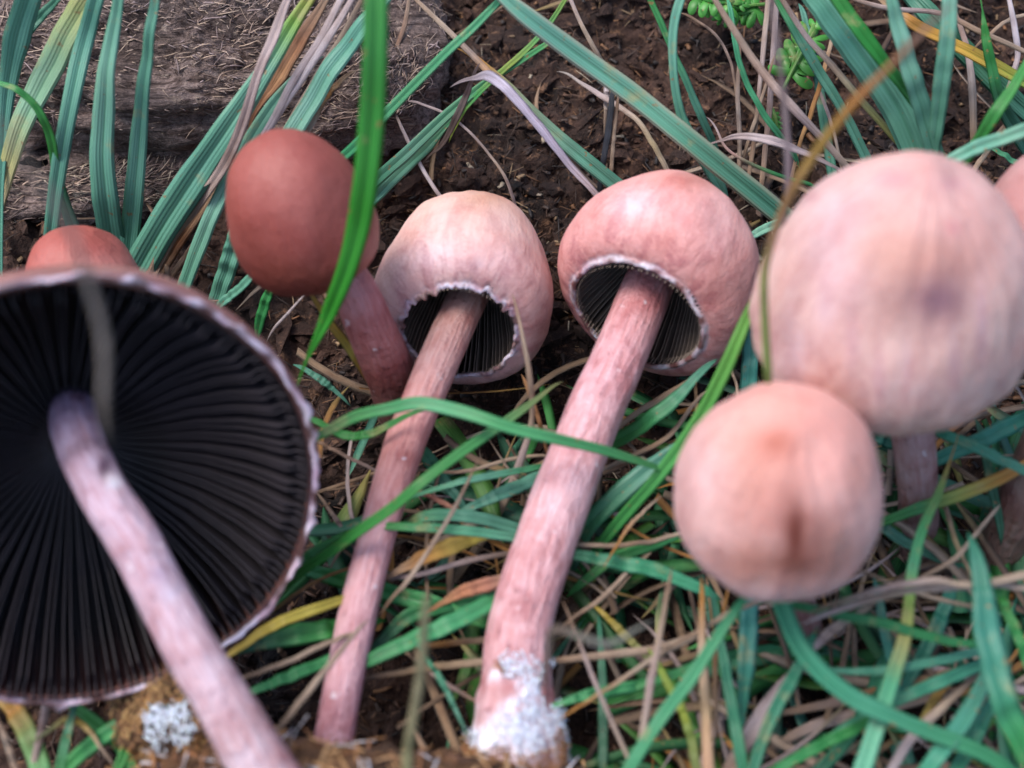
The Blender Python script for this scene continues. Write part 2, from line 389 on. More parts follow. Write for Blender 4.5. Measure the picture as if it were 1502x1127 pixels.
# ------------------------------------------------------------------ mushrooms
WHITE = Vector((.72, .70, .78))
def capmesh(prm):
    """bell cap about local +z, opening centre at the origin: skin outside, white lip, pale flesh inside"""
    Rr, Ro, H, zc = prm['R'], prm['Ro'], prm['H'], prm['zc']; th = prm.get('th', .12)
    nu, seed = 176, prm.get('seed', 0)
    prof = []
    for i in range(46):                       # dome
        a = i/45*math.pi/2; e = prm.get('e', 1.0)
        prof.append((Rr*math.sin(a)**e, zc+(H-zc)*math.cos(a), 0))
    for i in range(1, 27):                    # incurved margin
        a = i/26; s = a*math.pi/2*.999
        prof.append((Ro+(Rr-Ro)*math.cos(s)**prm.get('pe', 1.0), zc*(1-math.sin(s)*.999) if prm.get('round', 1) else zc*(1-a), 1+a))
    for i in range(1, 5):                     # lip
        a = i/4*math.pi; prof.append((Ro-th*.5*(1-math.cos(a))*.8, -.03*math.sin(a)*2, 3))
    ri, zi = prof[-1][0], 0
    for i in range(1, 22):                    # inside wall
        a = i/21; s = a*math.pi/2
        ii = min(len(prof)-1, int((1-a)*71))
        r0, z0, _ = prof[ii]
        r = max(.0, r0-th*min(1, a*5)*1.3-(0 if a > .2 else th*.3)); z = z0-th*a*1.5
        prof.append((min(r, Rr), z, 4))
    nv = len(prof); vs, cs, uv = [], [], []
    n0 = 0
    for i in range(nu):
        a = 2*math.pi*i/nu; ca, sa = math.cos(a), math.sin(a)
        A = Vector((ca, sa, 0))
        for j, (r, z, k) in enumerate(prof):
            p = Vector((r*ca, r*sa, z))
            q = p*1.0+Vector((seed*3.1, seed, 0))
            nd = Vector((ca*(r/Rr), sa*(r/Rr), (z-zc)/H)).normalized() if r > 1e-4 else Vector((0, 0, 1))
            amp = prm.get('amp', .05)*Rr
            p += nd*(amp*fbm(q*.8/Rr, 2)*1.4)
            if k >= 3 and k == 4: p -= A*.02
            if k < 3:
                p += nd*(.010*Rr*fbm(q*3.4/Rr, 3))
                wr = prm.get('wr', 0)
                for (dx, dy, dr_, dz) in prm.get('dents', ()):
                    dd = ((p.x-dx)**2+(p.y-dy)**2)/dr_**2
                    if dd < 6: p += nd*dz*math.exp(-dd)
                if wr: p += nd*wr*noise.noise(Vector((ca*7+seed, sa*7, z*1.2)))*min(1, j/20)
            edge = max(0, 1-abs(j-72)/ (prm.get('ew', 6)))
            if edge > 0:                       # ragged veil remains at the margin
                rag = prm.get('rag', .06)
                tt = noise.noise(Vector((ca*3.2, sa*3.2, seed)))*1.0+noise.noise(Vector((ca*9, sa*9, seed+4)))*.9+.7*noise.noise(Vector((ca*22, sa*22, seed+9)))
                p += (A*.9+Vector((0, 0, .5)))*rag*tt*edge
                bz = prm.get('bead', 0)
                if bz: p += nd*bz*max(0, noise.noise(Vector((ca*16, sa*16, seed+2)))+.1)*edge
            vs.append(p); uv.append((i/nu if i < nu else 1, j/71*Rr*1.5))
            cs.append(prm['pig'](p, j/71 if j < 72 else 1.0, a, k))
    return vs, grid_faces(nu, nv, True)[:, ::-1].copy(), cs, uv, prof
def gillmesh(prm, prof, rs, short=0.0, var=0):
    """one lamella in the local xz plane, hugging the inside of the cap"""
    th = prm.get('th', .12); ins = [(max(rs, r-th*1.2), z-th*.6) for r, z, k in prof[:72]]
    # inner wall as function of param, from the centre out to the margin
    pts = [ins[int(i)] for i in np.linspace(1+short*36, prm.get('gend', 66), 9)]
    V, F, K = [], [], []; t = prm.get('gt', .022)
    gd, zl = prm.get('gd', .4), prm.get('gz', .12)
    wv = [random.uniform(-1, 1)*.014 for _ in range(9)]
    for i, (r, z) in enumerate(pts):
        u = i/8
        # free edge: towards the axis and towards the opening
        dep = gd*math.sin(math.pi*min(1, .12+.88*(1-u)**.7))**.6 if u < 1 else 0
        rr = max(rs, r-dep*prm.get('gin', .5)); zz = max(zl*(1-.6*u)+.02, z-dep-.02)
        if u > .99: rr, zz = r-.02, z-.02
        for y, s in ((-t, 0), (t, 0)):
            V.append((r, y*.8, z+.05)); K.append(prm['gcol'])
        V.append((rr, t*.45+wv[i]*.5, zz)); V.append((rr, -t*.45+wv[i]*.5, zz))
        K += [prm.get('gedge', prm['gcol'])]*2
    for i in range(8):
        b = i*4
        for k in range(4): F.append((b+k, b+(k+1) % 4, b+4+(k+1) % 4, b+4+k))
    return mesh('gill', V, F, GILL, K, smooth=False)
def frame(z, xhint=RGT):
    z = z.normalized(); x = (xhint-z*xhint.dot(z)).normalized(); y = z.cross(x)
    return Matrix((x, y, z)).transposed().to_4x4()
def tube(name, pts, rad, pig, parent, base, mat=STEM, nu=40, n=90, amp=.02, seed=0, flat=1.0):
    P = crspline(pts, n); vs, cs, uv = [], [], []; L = 0
    for i, p in enumerate(P):
        t = (P[min(i+1, n-1)]-P[max(i-1, 0)]).normalized()
        x = t.cross(-FWD).normalized(); y = t.cross(x)
        if i: L += (p-P[i-1]).length
        for k in range(nu):
            a = 2*math.pi*k/nu; dd = x*math.cos(a)+y*math.sin(a)*flat
            q = p+dd
            r = lerpl(rad, i/(n-1))*(1+amp*3*fbm((p+dd*.4)*1.1+Vector((seed, 0, 0)), 3)+amp*noise.noise(Vector((math.cos(a)*3, math.sin(a)*3, L*.35+seed)))*1.5)
            vs.append(p+dd*r-base); cs.append(pig(i/(n-1), p+dd*r, a)); uv.append((k/nu, L))
    b = len(vs)
    F = [(i*nu+k, i*nu+(k+1) % nu, (i+1)*nu+(k+1) % nu, (i+1)*nu+k) for i in range(n-1) for k in range(nu)]
    F.append(tuple(range(nu))[::-1]); F.append(tuple((n-1)*nu+k for k in range(nu)))
    return link(name, mesh(name, vs, F, mat, cs, uv), parent)
def vec(*c): return Vector(c)
def spots(sp, M):
    """pigment spots given as (px, py, radius px, colour, strength) -> function of the local point"""
    def f(p, c):
        w_ = M @ p; x, y = project(w_)
        for sx, sy, rx, ry, cc, s in sorted(sp, key=lambda q: -q[2]*q[3]):
            d = ((x-sx)/rx)**2+((y-sy)/ry)**2
            if d < 4:
                jit = 1+.5*noise.noise(p*2.5)
                c = c.lerp(Vector(cc), min(1, s*math.exp(-d*1.2*jit)))
        return c
    return f
def mushroom(label, cen, d, axis, prm, stem, srad, spig, sp=(), ngill=0, cm=None, rs=.3, samp=.02, mush_group='mushrooms growing in the grass', ccol=None, base_extra=None):
    spts = [at(*p) for p in stem]; base = spts[-1]
    root = empty('mushroom', base)
    M = Matrix.Translation(at(cen[0], cen[1], d)) @ frame(camdir(*axis))
    front = spots(sp, M)
    c_top, c_mid, c_edge = ccol
    lipc = prm.get('lip', (.68, .62, .68)); shade_c = prm.get('inner_shade', (.03, .025, .03))  # inside wall colour is blackened, painting in the shade of the cap hollow
    def pig(p, t, a, k):
        if k == 4:
            rf = prm.get('rimf'); rr = math.hypot(p.x, p.y)/prm['R']
            return Vector(shade_c) if rf is None else Vector(shade_c).lerp(Vector(rf), max(0, min(1, (rr-.84)/.12)))
        if k == 3: return Vector(lipc).lerp(Vector(c_edge)*.35, max(0, min(1, (noise.noise(p*4.5+Vector((7, 0, 0)))+.12)*2.5)))
        n = .5+.5*noise.noise(p*1.6/prm['R']+Vector((prm.get('seed', 0), 5, 0)))
        tt = min(1, max(0, t*1.25+.3*(n-.5)))
        c = Vector(c_top).lerp(Vector(c_mid), min(1, tt*2)) if tt < .5 else Vector(c_mid).lerp(Vector(c_edge), (tt-.5)*2)
        if t > prm.get('lipt', .97): c = c.lerp(Vector(lipc), .8*min(1, (t-prm.get('lipt', .97))/.03)*max(.15, min(1, .6+1.8*noise.noise(p*2.8+Vector((0, 3, 0))))))
        return front(p, c)
    prm['pig'] = pig
    vs, fs, cs, uv, prof = capmesh(prm)
    me = mesh('cap', vs, fs, cm or CAPM, cs, uv)
    cap = link('cap', me, root)
    Mc = M.copy(); Mc.translation = (M.translation-base)*U
    cap.matrix_basis = Mc
    gm = [gillmesh(prm, prof, rs, 0), gillmesh(prm, prof, rs, 0), gillmesh(prm, prof, rs, .75)] if ngill else []
    for i in range(ngill):
        g_ = link('gill', gm[2 if (i % 3 == 2 and prm.get('shorts')) else i % 2], cap)
        g_.rotation_euler = (0, 0, 2*math.pi*(i+random.uniform(-.22, .22))/ngill)
    sp0 = spig
    if label.startswith('large wide'):
        def spig(t, p, a):
            c = sp0(t, p, a); x, y = project(p)
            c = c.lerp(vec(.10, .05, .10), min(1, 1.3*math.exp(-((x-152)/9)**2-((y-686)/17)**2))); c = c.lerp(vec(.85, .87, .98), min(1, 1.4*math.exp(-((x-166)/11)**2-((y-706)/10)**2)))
            return c.lerp(vec(.33, .24, .36), .7*math.exp(-((x-232)/12)**2-((y-842)/14)**2))
    tube('stem', spts, srad, spig, root, base, amp=samp, seed=prm.get('seed', 0))
    tag(root, label, 'mushroom', mush_group)
    if base_extra: base_extra(root, base, spts)
    return root
PINK = vec(.62, .40, .40)
def stempig(top, mid, bot, blush=None):
    def f(t, p, a):
        c = Vector(top).lerp(Vector(mid), min(1, t*3)) if t < .33 else Vector(mid).lerp(Vector(bot), (t-.33)/.67)
        if blush:
            for t0, wd, cc, s in blush:
                c = c.lerp(Vector(cc), s*math.exp(-((t-t0)/wd)**2)*(.6+.6*noise.noise(p*1.3)))
        return c
    return f

# large open cap, gills to the viewer
mushroom('large wide open mushroom with black gills and curved lilac stem at the left', (114, 740), 14.5, (-.42, .46, 1.0),
    dict(R=2.87, Ro=2.83, H=1.75, zc=.14, th=.08, seed=2, amp=.025, rag=.055, ew=4, bead=.10, e=.9, lip=(.66, .60, .70), lipt=.965,
         gcol=(.005, .004, .0042), gedge=(.026, .0225, .027), rimf=(.13, .06, .05), gt=.010, gd=.62, gz=.08, gin=.25, gend=69, shorts=1, inner_shade=(.012, .008, .009)),
    [(108, 595, 15.6), (112, 632, 15.2), (146, 712, 14.8), (200, 800, 14.5), (258, 910, 14.2), (315, 1010, 13.9), (376, 1115, 13.7), (425, 1190, 13.6)],
    [.28, .30, .29, .30, .30, .31, .33, .37],
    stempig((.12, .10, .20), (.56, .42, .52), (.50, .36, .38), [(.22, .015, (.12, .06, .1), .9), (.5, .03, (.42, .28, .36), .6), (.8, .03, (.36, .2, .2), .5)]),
    ngill=174, rs=.22, ccol=((.4, .2, .16), (.40, .20, .16), (.26, .14, .13)), samp=.022)
# small red cap behind it
mushroom('small rounded brick red mushroom half hidden behind the top of the large open cap', (132, 455), 18.6, (-.05, .80, -.5),
    dict(R=.88, Ro=.7, H=1.3, zc=.35, seed=5, amp=.05, rag=.01),
    [(145, 440, 18.8), (150, 520, 19.2), (155, 600, 19.8)], [.22, .24, .26], stempig((.4, .2, .18), (.4, .2, .18), (.3, .14, .1)),
    cm=CAPR, ccol=((.36, .085, .065), (.40, .12, .10), (.48, .21, .19)), sp=[(130, 345, 60, 14, (.30, .08, .06), .5), (140, 385, 80, 14, (.54, .24, .21), .5)])
# red egg shaped cap
mushroom('closed brick red egg shaped mushroom behind the tall blurred green blade', (470, 388), 17.3, (-.25, .76, -.6),
    dict(R=1.0, Ro=.72, H=2.05, zc=.5, seed=8, amp=.035, rag=.02, e=.98),
    [(478, 372, 17.3), (520, 430, 17.5), (548, 490, 17.9), (572, 545, 18.4), (592, 600, 19.2)], [.32, .33, .35, .38, .42],
    stempig((.62, .32, .33), (.50, .20, .20), (.12, .05, .04), [(.65, .12, (.28, .09, .08), .7)]),
    cm=CAPR, ccol=((.30, .075, .058), (.28, .072, .058), (.19, .048, .04)), sp=[(430, 270, 50, 60, (.40, .14, .12), .6), (440, 410, 80, 34, (.17, .045, .03), .8), (545, 385, 18, 40, (.6, .26, .2), .6)])
# middle pale bell
mushroom('pale bell mushroom with ragged white rim and thin bent stem, left open bell of two', (674, 486), 18.4, (.08, .66, .70),
    dict(R=1.37, Ro=.93, H=3.0, zc=.66, th=.10, seed=11, amp=.045, rag=.10, ew=5, wr=.010, lip=(.70, .64, .74), lipt=.978, e=1.14,
         gcol=(.007, .006, .006), gedge=(.24, .19, .15), gt=.014, gd=.75, gz=.10, gin=.3, gend=69, inner_shade=(.004, .003, .003)),
    [(697, 415, 19.0), (672, 465, 18.5), (640, 540, 18.0), (598, 640, 17.5), (560, 760, 17.0), (525, 900, 16.4), (503, 1010, 16.0), (488, 1100, 15.7), (480, 1160, 15.6)],
    [.31, .31, .30, .29, .26, .26, .25, .25, .27],
    stempig((.52, .33, .26), (.60, .34, .33), (.60, .38, .46), [(.42, .07, (.44, .15, .12), .75), (.05, .05, (.35, .2, .12), .5)]),
    ngill=84, rs=.2, ccol=((.58, .29, .18), (.74, .48, .40), (.70, .44, .42)),
    sp=[(710, 290, 50, 16, (.50, .24, .15), .7), (640, 380, 60, 25, (.70, .54, .58), .6), (790, 470, 30, 70, (.50, .33, .28), .6), (693, 388, 22, 8, (.45, .3, .36), .5)], samp=.014)
# right pink bell with thick stem
def mycelium(root, base, spts):
    P = crspline(spts, 60)[44:]
    def pg(t, p, a):
        n = fbm(p*1.6, 4)
        c = vec(.60, .38, .40).lerp(vec(.85, .85, .95), min(1, max(0, (n*1.3-.25+1.3*t)*2.2)))
        b_ = max(0, min(1, (t-.55)*3))*max(0, min(1, (.22-noise.noise(p*1.5+Vector((4, 0, 0))))*3))
        return c.lerp(vec(.40, .19, .07), b_)
    t_ = tube('stem_base', [P[0], P[4], P[8], P[12], P[15]], [.41, .50, .56, .60, .62], pg, root, base, amp=.07, seed=3, n=60, nu=56)
    tag(t_, 'stem base wrapped in white fluffy mycelium')
    L_ = []
    for _ in range(3200):
        u = random.random(); i = int(u*14); a = random.uniform(0, 6.283); ax = (P[i+1]-P[i]).normalized(); x = ax.cross(FWD).normalized(); y = ax.cross(x)
        nn = x*math.cos(a)+y*math.sin(a); q = P[i].lerp(P[i+1], u*14-i)+nn*(lerpl([.43, .51, .57, .61, .63], u)*random.uniform(.98, 1.06))
        if noise.noise(q*1.6) < .35-u*.9: continue
        cl = (.86, .88, .99) if noise.noise(q*1.5+Vector((3, 3, 3))) > -.25+.45*max(0, u-.45) else random.choice([(.4, .18, .06), (.25, .12, .06)])
        L_.append((q, (ax*random.gauss(0, 1)+nn.cross(ax)*random.gauss(0, 1)+nn*random.gauss(0, .6)).normalized(), nn, random.uniform(.05, .2), random.uniform(.010, .022), cl))
    fz = fibres(L_, 'fuzz', FUZZ, root, base); tag(fz, None, None, None, 'stuff')
mushroom('pink bell mushroom with thick stem and white fluffy base, right open bell of two', (937, 460), 18.3, (.50, .80, .64),
    dict(R=1.53, Ro=1.08, H=2.5, zc=.66, th=.12, seed=17, amp=.05, rag=.035, ew=5, wr=.006, lip=(.72, .68, .74), lipt=.972, e=1.04,
         gcol=(.007, .006, .006), gedge=(.22, .18, .145), gt=.014, gd=.85, gz=.12, gin=.3, gend=69, inner_shade=(.004, .003, .003)),
    [(965, 395, 19.0), (950, 420, 18.6), (918, 500, 18.1), (880, 585, 17.6), (838, 690, 17.1), (800, 795, 16.7), (768, 900, 16.3), (757, 990, 16.0), (756, 1070, 15.8), (760, 1150, 15.7)],
    [.40, .39, .39, .40, .41, .42, .43, .46, .52, .58],
    stempig((.58, .26, .25), (.66, .40, .43), (.62, .38, .40), [(.62, .05, (.50, .24, .26), .6), (.30, .04, (.56, .28, .32), .5), (.80, .02, (.25, .13, .08), .5)]),
    ngill=84, rs=.28, ccol=((.52, .15, .11), (.72, .39, .36), (.62, .31, .29)), base_extra=mycelium,
    sp=[(1010, 262, 70, 18, (.48, .15, .11), .7), (930, 300, 40, 25, (.76, .56, .58), .6), (1040, 350, 40, 50, (.72, .46, .46), .4), (1075, 480, 30, 50, (.55, .28, .26), .5), (1000, 320, 14, 14, (.62, .25, .25), .5)], samp=.016)
# large blurred cap at the right
mushroom('large pale pink closed mushroom at the right edge, biggest of the closed caps', (1292, 516), 15.6, (-.02, .70, -.72),
    dict(R=1.66, Ro=1.38, H=2.8, zc=.6, seed=23, amp=.05, rag=.02, e=1.12, wr=.025, dents=((0, 0, .30, .07), (.28, -.15, .22, -.06), (-.5, .5, .5, -.05))),
    [(1322, 480, 15.9), (1335, 600, 16.8), (1345, 700, 17.4), (1348, 780, 18.2), (1350, 860, 19.0)], [.30, .29, .28, .28, .3],
    stempig((.4, .25, .26), (.42, .26, .26), (.2, .12, .1), [(.62, .035, (.06, .03, .03), .9)]),
    ccol=((.60, .34, .31), (.63, .41, .37), (.62, .42, .36)),
    sp=[(1375, 440, 48, 38, (.20, .10, .12), 1.0), (1352, 420, 110, 74, (.36, .19, .16), .9), (1310, 372, 90, 45, (.48, .24, .19), .7), (1165, 520, 30, 60, (.5, .34, .40), .5), (1250, 500, 10, 50, (.46, .28, .32), .6), (1290, 560, 8, 44, (.46, .28, .32), .6), (1330, 540, 7, 40, (.44, .27, .3), .6), (1400, 540, 9, 50, (.46, .28, .32), .6), (1440, 470, 9, 60, (.5, .3, .34), .6), (1210, 440, 12, 50, (.52, .34, .38), .5), (1310, 262, 30, 14, (.52, .24, .27), .55), (1398, 335, 14, 12, (.50, .2, .22), .6), (1395, 270, 18, 10, (.52, .24, .27), .5),
        (1225, 360, 50, 110, (.74, .56, .62), .6), (1350, 575, 120, 30, (.62, .44, .42), .5), (1190, 290, 14, 10, (.52, .24, .27), .4)])
# lower right blurred cap
mushroom('round salmon pink closed mushroom in front of the biggest closed cap', (1130, 764), 14.7, (-.02, .62, -.78),
    dict(R=1.20, Ro=1.04, H=2.05, zc=.42, wr=.02, dents=((0, 0, .28, .06), (.15, -.4, .2, -.05)), seed=29, amp=.045, rag=.02, e=.92),
    [(1140, 765, 14.9), (1160, 860, 16.2), (1180, 930, 17.6), (1185, 960, 18.6)], [.26, .26, .27, .3],
    stempig((.4, .24, .24), (.36, .2, .2), (.2, .1, .1)),
    ccol=((.64, .31, .26), (.65, .37, .33), (.64, .42, .40)),
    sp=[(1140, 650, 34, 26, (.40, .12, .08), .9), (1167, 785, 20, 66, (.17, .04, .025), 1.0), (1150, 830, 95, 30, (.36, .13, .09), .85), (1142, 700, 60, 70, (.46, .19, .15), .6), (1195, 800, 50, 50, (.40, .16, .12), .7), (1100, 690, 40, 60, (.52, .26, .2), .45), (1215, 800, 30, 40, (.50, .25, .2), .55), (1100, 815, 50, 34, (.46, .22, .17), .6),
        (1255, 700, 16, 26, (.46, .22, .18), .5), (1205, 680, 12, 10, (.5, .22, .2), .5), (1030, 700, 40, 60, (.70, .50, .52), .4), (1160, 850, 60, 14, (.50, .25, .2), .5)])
# cap cut by the right frame edge with its dark stem
mushroom('brownish pink mushroom mostly cut off by the right frame edge', (1574, 400), 16.8, (-.05, .62, -.72),
    dict(R=1.42, Ro=1.15, H=2.1, zc=.4, seed=31, amp=.03, rag=.02),
    [(1580, 420, 16.9), (1550, 600, 17.3), (1500, 735, 17.6), (1450, 840, 18.4), (1440, 880, 18.9)], [.3, .32, .35, .33, .3],
    stempig((.3, .15, .14), (.16, .10, .08), (.12, .08, .06)), ccol=((.45, .2, .18), (.50, .26, .25), (.46, .26, .24)))

# ------------------------------------------------------------------ grass
BG = (.13, .36, .27); BG2 = (.085, .26, .19); BGL = (.21, .46, .36); GR = (.035, .22, .045); GR2 = (.055, .32, .10); YG = (.26, .36, .06)
YL = (.55, .38, .07); OR = (.50, .24, .055); RB = (.26, .11, .045); ST = (.50, .39, .29); STP = (.55, .44, .42); TN = (.34, .23, .15); WH = (.68, .60, .60); OL = (.22, .24, .10); DG = (.035, .13, .075); BK = (.02, .022, .03); GY = (.30, .26, .24)
def ribbon(pts, wcm, cols, n, flat, twist, base, keel=.22, edgec=None):
    pts = [Vector(p) for p in pts]; t0 = (pts[0]-pts[1]).normalized(); t1 = (pts[-1]-pts[-2]).normalized(); ex = max(.35, 2.2*max(wcm[0], wcm[-1]))
    P = crspline(pts, n); V, K, UV = [], [], []; L = 0
    def tip(p, t): return [p+t*ex*f-Vector((0, 0, .35*ex*f*f)) for f in (.25, .5, .75, 1)]
    P = tip(P[0], t0)[::-1]+P+tip(P[-1], t1); n0 = n; n = n+8
    offs = [(-1, .0), (-.55, -.10), (-.06, -.22), (0, -.26), (.06, -.22), (.55, -.10), (1, 0), (.55, -.17), (0, -.36), (-.55, -.17)] if flat else \
           [(math.cos(a), math.sin(a)*.55) for a in np.linspace(math.pi, -math.pi, 9)[:-1]]
    no = len(offs); sd_ = random.uniform(0, 50)
    for i, p in enumerate(P):
        t = (P[min(i+1, n-1)]-P[max(i-1, 0)]).normalized(); u = i/(n-1)
        nn = (CAM-p).normalized()*.75+Vector((0, 0, .35)); s = t.cross(nn).normalized(); up = s.cross(t).normalized()
        tw = twist*math.sin(u*2.3+sd_)+.12*noise.noise(Vector((sd_, u*6, 0)))
        s2 = s*math.cos(tw)+up*math.sin(tw); up2 = s2.cross(t).normalized()
        uu = min(1, max(0, (i-4)/(n0-1))); ed = min(1, (min(i, n-1-i)/4)); u = uu
        wd = (.04+.96*math.sin(ed*math.pi/2))*lerpl(wcm, u)*.5*(1+.07*noise.noise(Vector((sd_, u*9, 3))))/max(.6, math.cos(tw))
        if i: L += (p-P[i-1]).length
        c = Vector([lerpl([q[k] for q in cols], u) for k in range(3)])
        wob = up2*.05*noise.noise(Vector((sd_, u*8, 7)))
        for k, (a, b) in enumerate(offs):
            b2 = b*(keel/.22)
            V.append(p+s2*a*wd+up2*b2*wd+wob-base)
            cc = c
            if edgec is not None and abs(a) > .9: cc = c.lerp(Vector(edgec), .7)
            K.append(cc); UV.append((a*.5+.5, L))
    F = [(i*no+k, i*no+(k+1) % no, (i+1)*no+(k+1) % no, (i+1)*no+k) for i in range(n-1) for k in range(no)]
    F.append(tuple(range(no))[::-1]); F.append(tuple((n-1)*no+k for k in range(no)))
    return V, F, K, UV
def blade(label, pts, wpx, cols, h=None, d=None, name='grass_leaf', twist=.25, edge=None, dry=None, flat=None):
    """pts in picture pixels; h = heights above the ground (cm) or d = distances from the lens (cm), interpolated along"""
    if dry is None: dry = name != 'grass_leaf'
    if flat is None: flat = not dry
    q = []
    for i, (x, y) in enumerate(pts):
        u = i/(len(pts)-1)
        q.append(ong(x, y, lerpl(h, u)) if d is None else at(x, y, lerpl(d, u)))
    wc = [lerpl(wpx, i/(len(q)-1))*depth(p)/FP for i, p in enumerate(q)]
    cols = [cols] if isinstance(cols[0], float) else list(cols)
    lo = min(range(len(q)), key=lambda i: q[i].z); base = q[0] if q[0].z < q[-1].z else q[-1]
    V, F, K, UV = ribbon(q, wc, cols, 12+7*len(q), flat, twist, base, edgec=edge)
    o = link(name, mesh(name, V, F, DRY if dry else BLADE, K, UV)); o.location = base*U
    cat = {'grass_leaf': 'grass blade', 'dry_straw': 'dry straw', 'dead_leaf': 'dead leaf', 'grass_stalk': 'grass stalk'}[name]
    tag(o, label, cat, {'grass_leaf': 'green grass blades around the mushrooms', 'dry_straw': 'dead straws lying in the grass', 'dead_leaf': 'dead grass leaves', 'grass_stalk': 'blurred stalks close to the lens'}[name])
    return o
B = blade
# --- upper left
B('broad blue green blade down the left edge, leftmost of the upper row', [(46, -15), (24, 60), (10, 140), (2, 260), (0, 380)], [34, 38, 22, 10, 8], BG, h=[4.2, 3.4, 2.6, 1.8, 1])
B('short green blade crossing the top left corner', [(98, -14), (62, 22), (30, 60)], [8, 14, 12], BG2, h=[3.6, 3.2, 3])
B('yellowing blade with tan blotches and a pinkish tip in the upper left', [(140, -20), (118, 15), (80, 85), (42, 160), (16, 230), (0, 290)], [26, 40, 42, 36, 28, 20], [(.52, .36, .26), (.42, .46, .2), (.25, .42, .25), (.22, .42, .28), (.42, .42, .18), (.5, .4, .25)], h=[4, 3.6, 3, 2.5, 2.0, 1.5])
B('thin bright green blade arching over the left edge grass', [(-12, 118), (25, 132), (55, 160), (75, 205), (84, 260), (108, 335)], [7, 10, 11, 13, 14, 20], [GR2, GR, GR, BG2], h=[3.4, 3.4, 3.2, 2.8, 2.2, 1])
B('narrow blue green blade rising left of the small red cap', [(146, -20), (124, 60), (104, 150), (86, 250), (74, 350), (72, 400)], [24, 27, 25, 22, 20, 18], [BG, BG, BG2, BG], h=[4.2, 3.4, 3, 2.4, 1.8, 1])
B('broad blue green blade standing straight behind the small red cap', [(178, -20), (163, 60), (153, 140), (150, 220), (156, 300), (166, 370)], [15, 22, 30, 37, 38, 36], [BG, BGL, BG, BG], h=[4.6, 4, 3.4, 2.6, 1.8, .8])
B('slim blue green blade between two broad blades above the small red cap', [(230, -20), (220, 50), (211, 120), (204, 200), (196, 290), (188, 370)], [14, 16, 20, 25, 29, 28], [BG2, BG, BG, BG], h=[4.4, 4, 3.4, 2.6, 1.8, .8])
B('widest blue green leaning blade with rust specks and a yellow green tip', [(466, -20), (430, 35), (392, 100), (340, 180), (286, 260), (240, 330), (200, 400)], [14, 22, 26, 38, 44, 46, 42], [(.42, .36, .08), (.18, .38, .06), BG, BG, BG, BG, BG], h=[3.6, 3.4, 3.2, 2.8, 2.2, 1.5, .7])
B('pinkish dead blade crossing the wide leaning blade', [(430, -20), (404, 45), (380, 105), (358, 175), (330, 240), (290, 300), (250, 350), (215, 420)], [10, 16, 14, 16, 17, 14, 18, 16], [STP, STP, (.42, .32, .30), (.46, .36, .32), ST, TN], h=[4.0, 3.7, 3.5, 3.0, 2.4, 1.8, 1.2, .6], name='dry_straw', flat=True)
B('reddish brown withered leaf above the closed red cap', [(478, 0), (440, 60), (410, 110), (378, 160)], [10, 22, 24, 8], [TN, RB, (.34, .17, .07), RB], h=[2.8, 2.6, 2.4, 2.0], name='dead_leaf', flat=True)
B('orange brown withered leaf edge beside the yellow green tip', [(450, 10), (425, 60), (402, 105), (385, 130)], [8, 13, 10, 5], [OR, RB, (.4, .24, .1), TN], h=[2.6, 2.5, 2.3, 2.0], name='dead_leaf', flat=True)
B('pale straw bundle strand running down to the closed red cap, outer one', [(508, -15), (474, 50), (430, 120), (392, 190), (350, 250), (318, 320), (270, 400)], [9, 13, 12, 11, 10, 8, 8], [WH, STP, WH, STP, TN], h=[3.4, 3.2, 2.8, 2.4, 2, 1.5, .8], name='dry_straw')
B('pale straw strand in the middle of the bundle above the closed red cap', [(524, -15), (492, 40), (450, 105), (410, 165), (370, 235), (340, 300)], [8, 11, 11, 10, 9, 6], [STP, WH, WH, STP], h=[3.5, 3.3, 2.9, 2.5, 2.1, 1.5], name='dry_straw')
B('brownish straw strand on the right side of the pale bundle', [(536, -10), (506, 45), (466, 110), (430, 170), (400, 215)], [6, 8, 9, 8, 8], [TN, ST, ST, TN], h=[3.0, 2.9, 2.6, 2.2, 1.8], name='dry_straw')
B('blue green blade running between the pale straws and the red cap', [(440, 108), (400, 155), (362, 215), (325, 285), (296, 350), (270, 420)], [12, 19, 22, 22, 24, 22], [BG, BG, BGL, BG], h=[2.8, 2.6, 2.3, 1.9, 1.4, .7])
B('light blue green blade disappearing behind the top of the closed red cap', [(580, -20), (535, 35), (490, 95), (450, 160), (420, 210), (400, 250)], [14, 26, 30, 30, 30, 26], [BG, BG, BGL, BG], h=[3.6, 3.4, 3.0, 2.6, 2.3, 1.9])
B('curled tan leaf edge just above the closed red cap', [(500, 118), (478, 140), (455, 180), (440, 215)], [8, 14, 14, 8], [(.5, .34, .2), OR, ST, TN], h=[2.6, 2.5, 2.4, 2.2], name='dead_leaf', flat=True)
B('short blue green blade lying low beneath the closed red cap', [(352, 330), (338, 380), (318, 440)], [26, 28, 26], BG, h=[1.6, 1.2, .5])
B('stubby green blade pointing to the rim of the large open cap', [(388, 380), (360, 415), (330, 440)], [8, 14, 14], BG, h=[1.6, 1.3, .9])
B('fresh green shoot under the closed red cap', [(402, 415), (390, 440), (382, 470)], [10, 16, 16], GR2, h=[1.0, .7, .3])
B('brown dead blade tangled low behind the wide leaning blade', [(345, 215), (300, 300), (262, 355), (235, 400)], [8, 14, 18, 16], [TN, (.4, .26, .16), RB, TN], h=[1.9, 1.4, 1, .5], name='dead_leaf', flat=True)
B('thin dark straw at the foot of the pale bundle', [(330, 290), (290, 350), (255, 400)], [6, 8, 8], TN, h=[1.4, 1, .6], name='dry_straw')
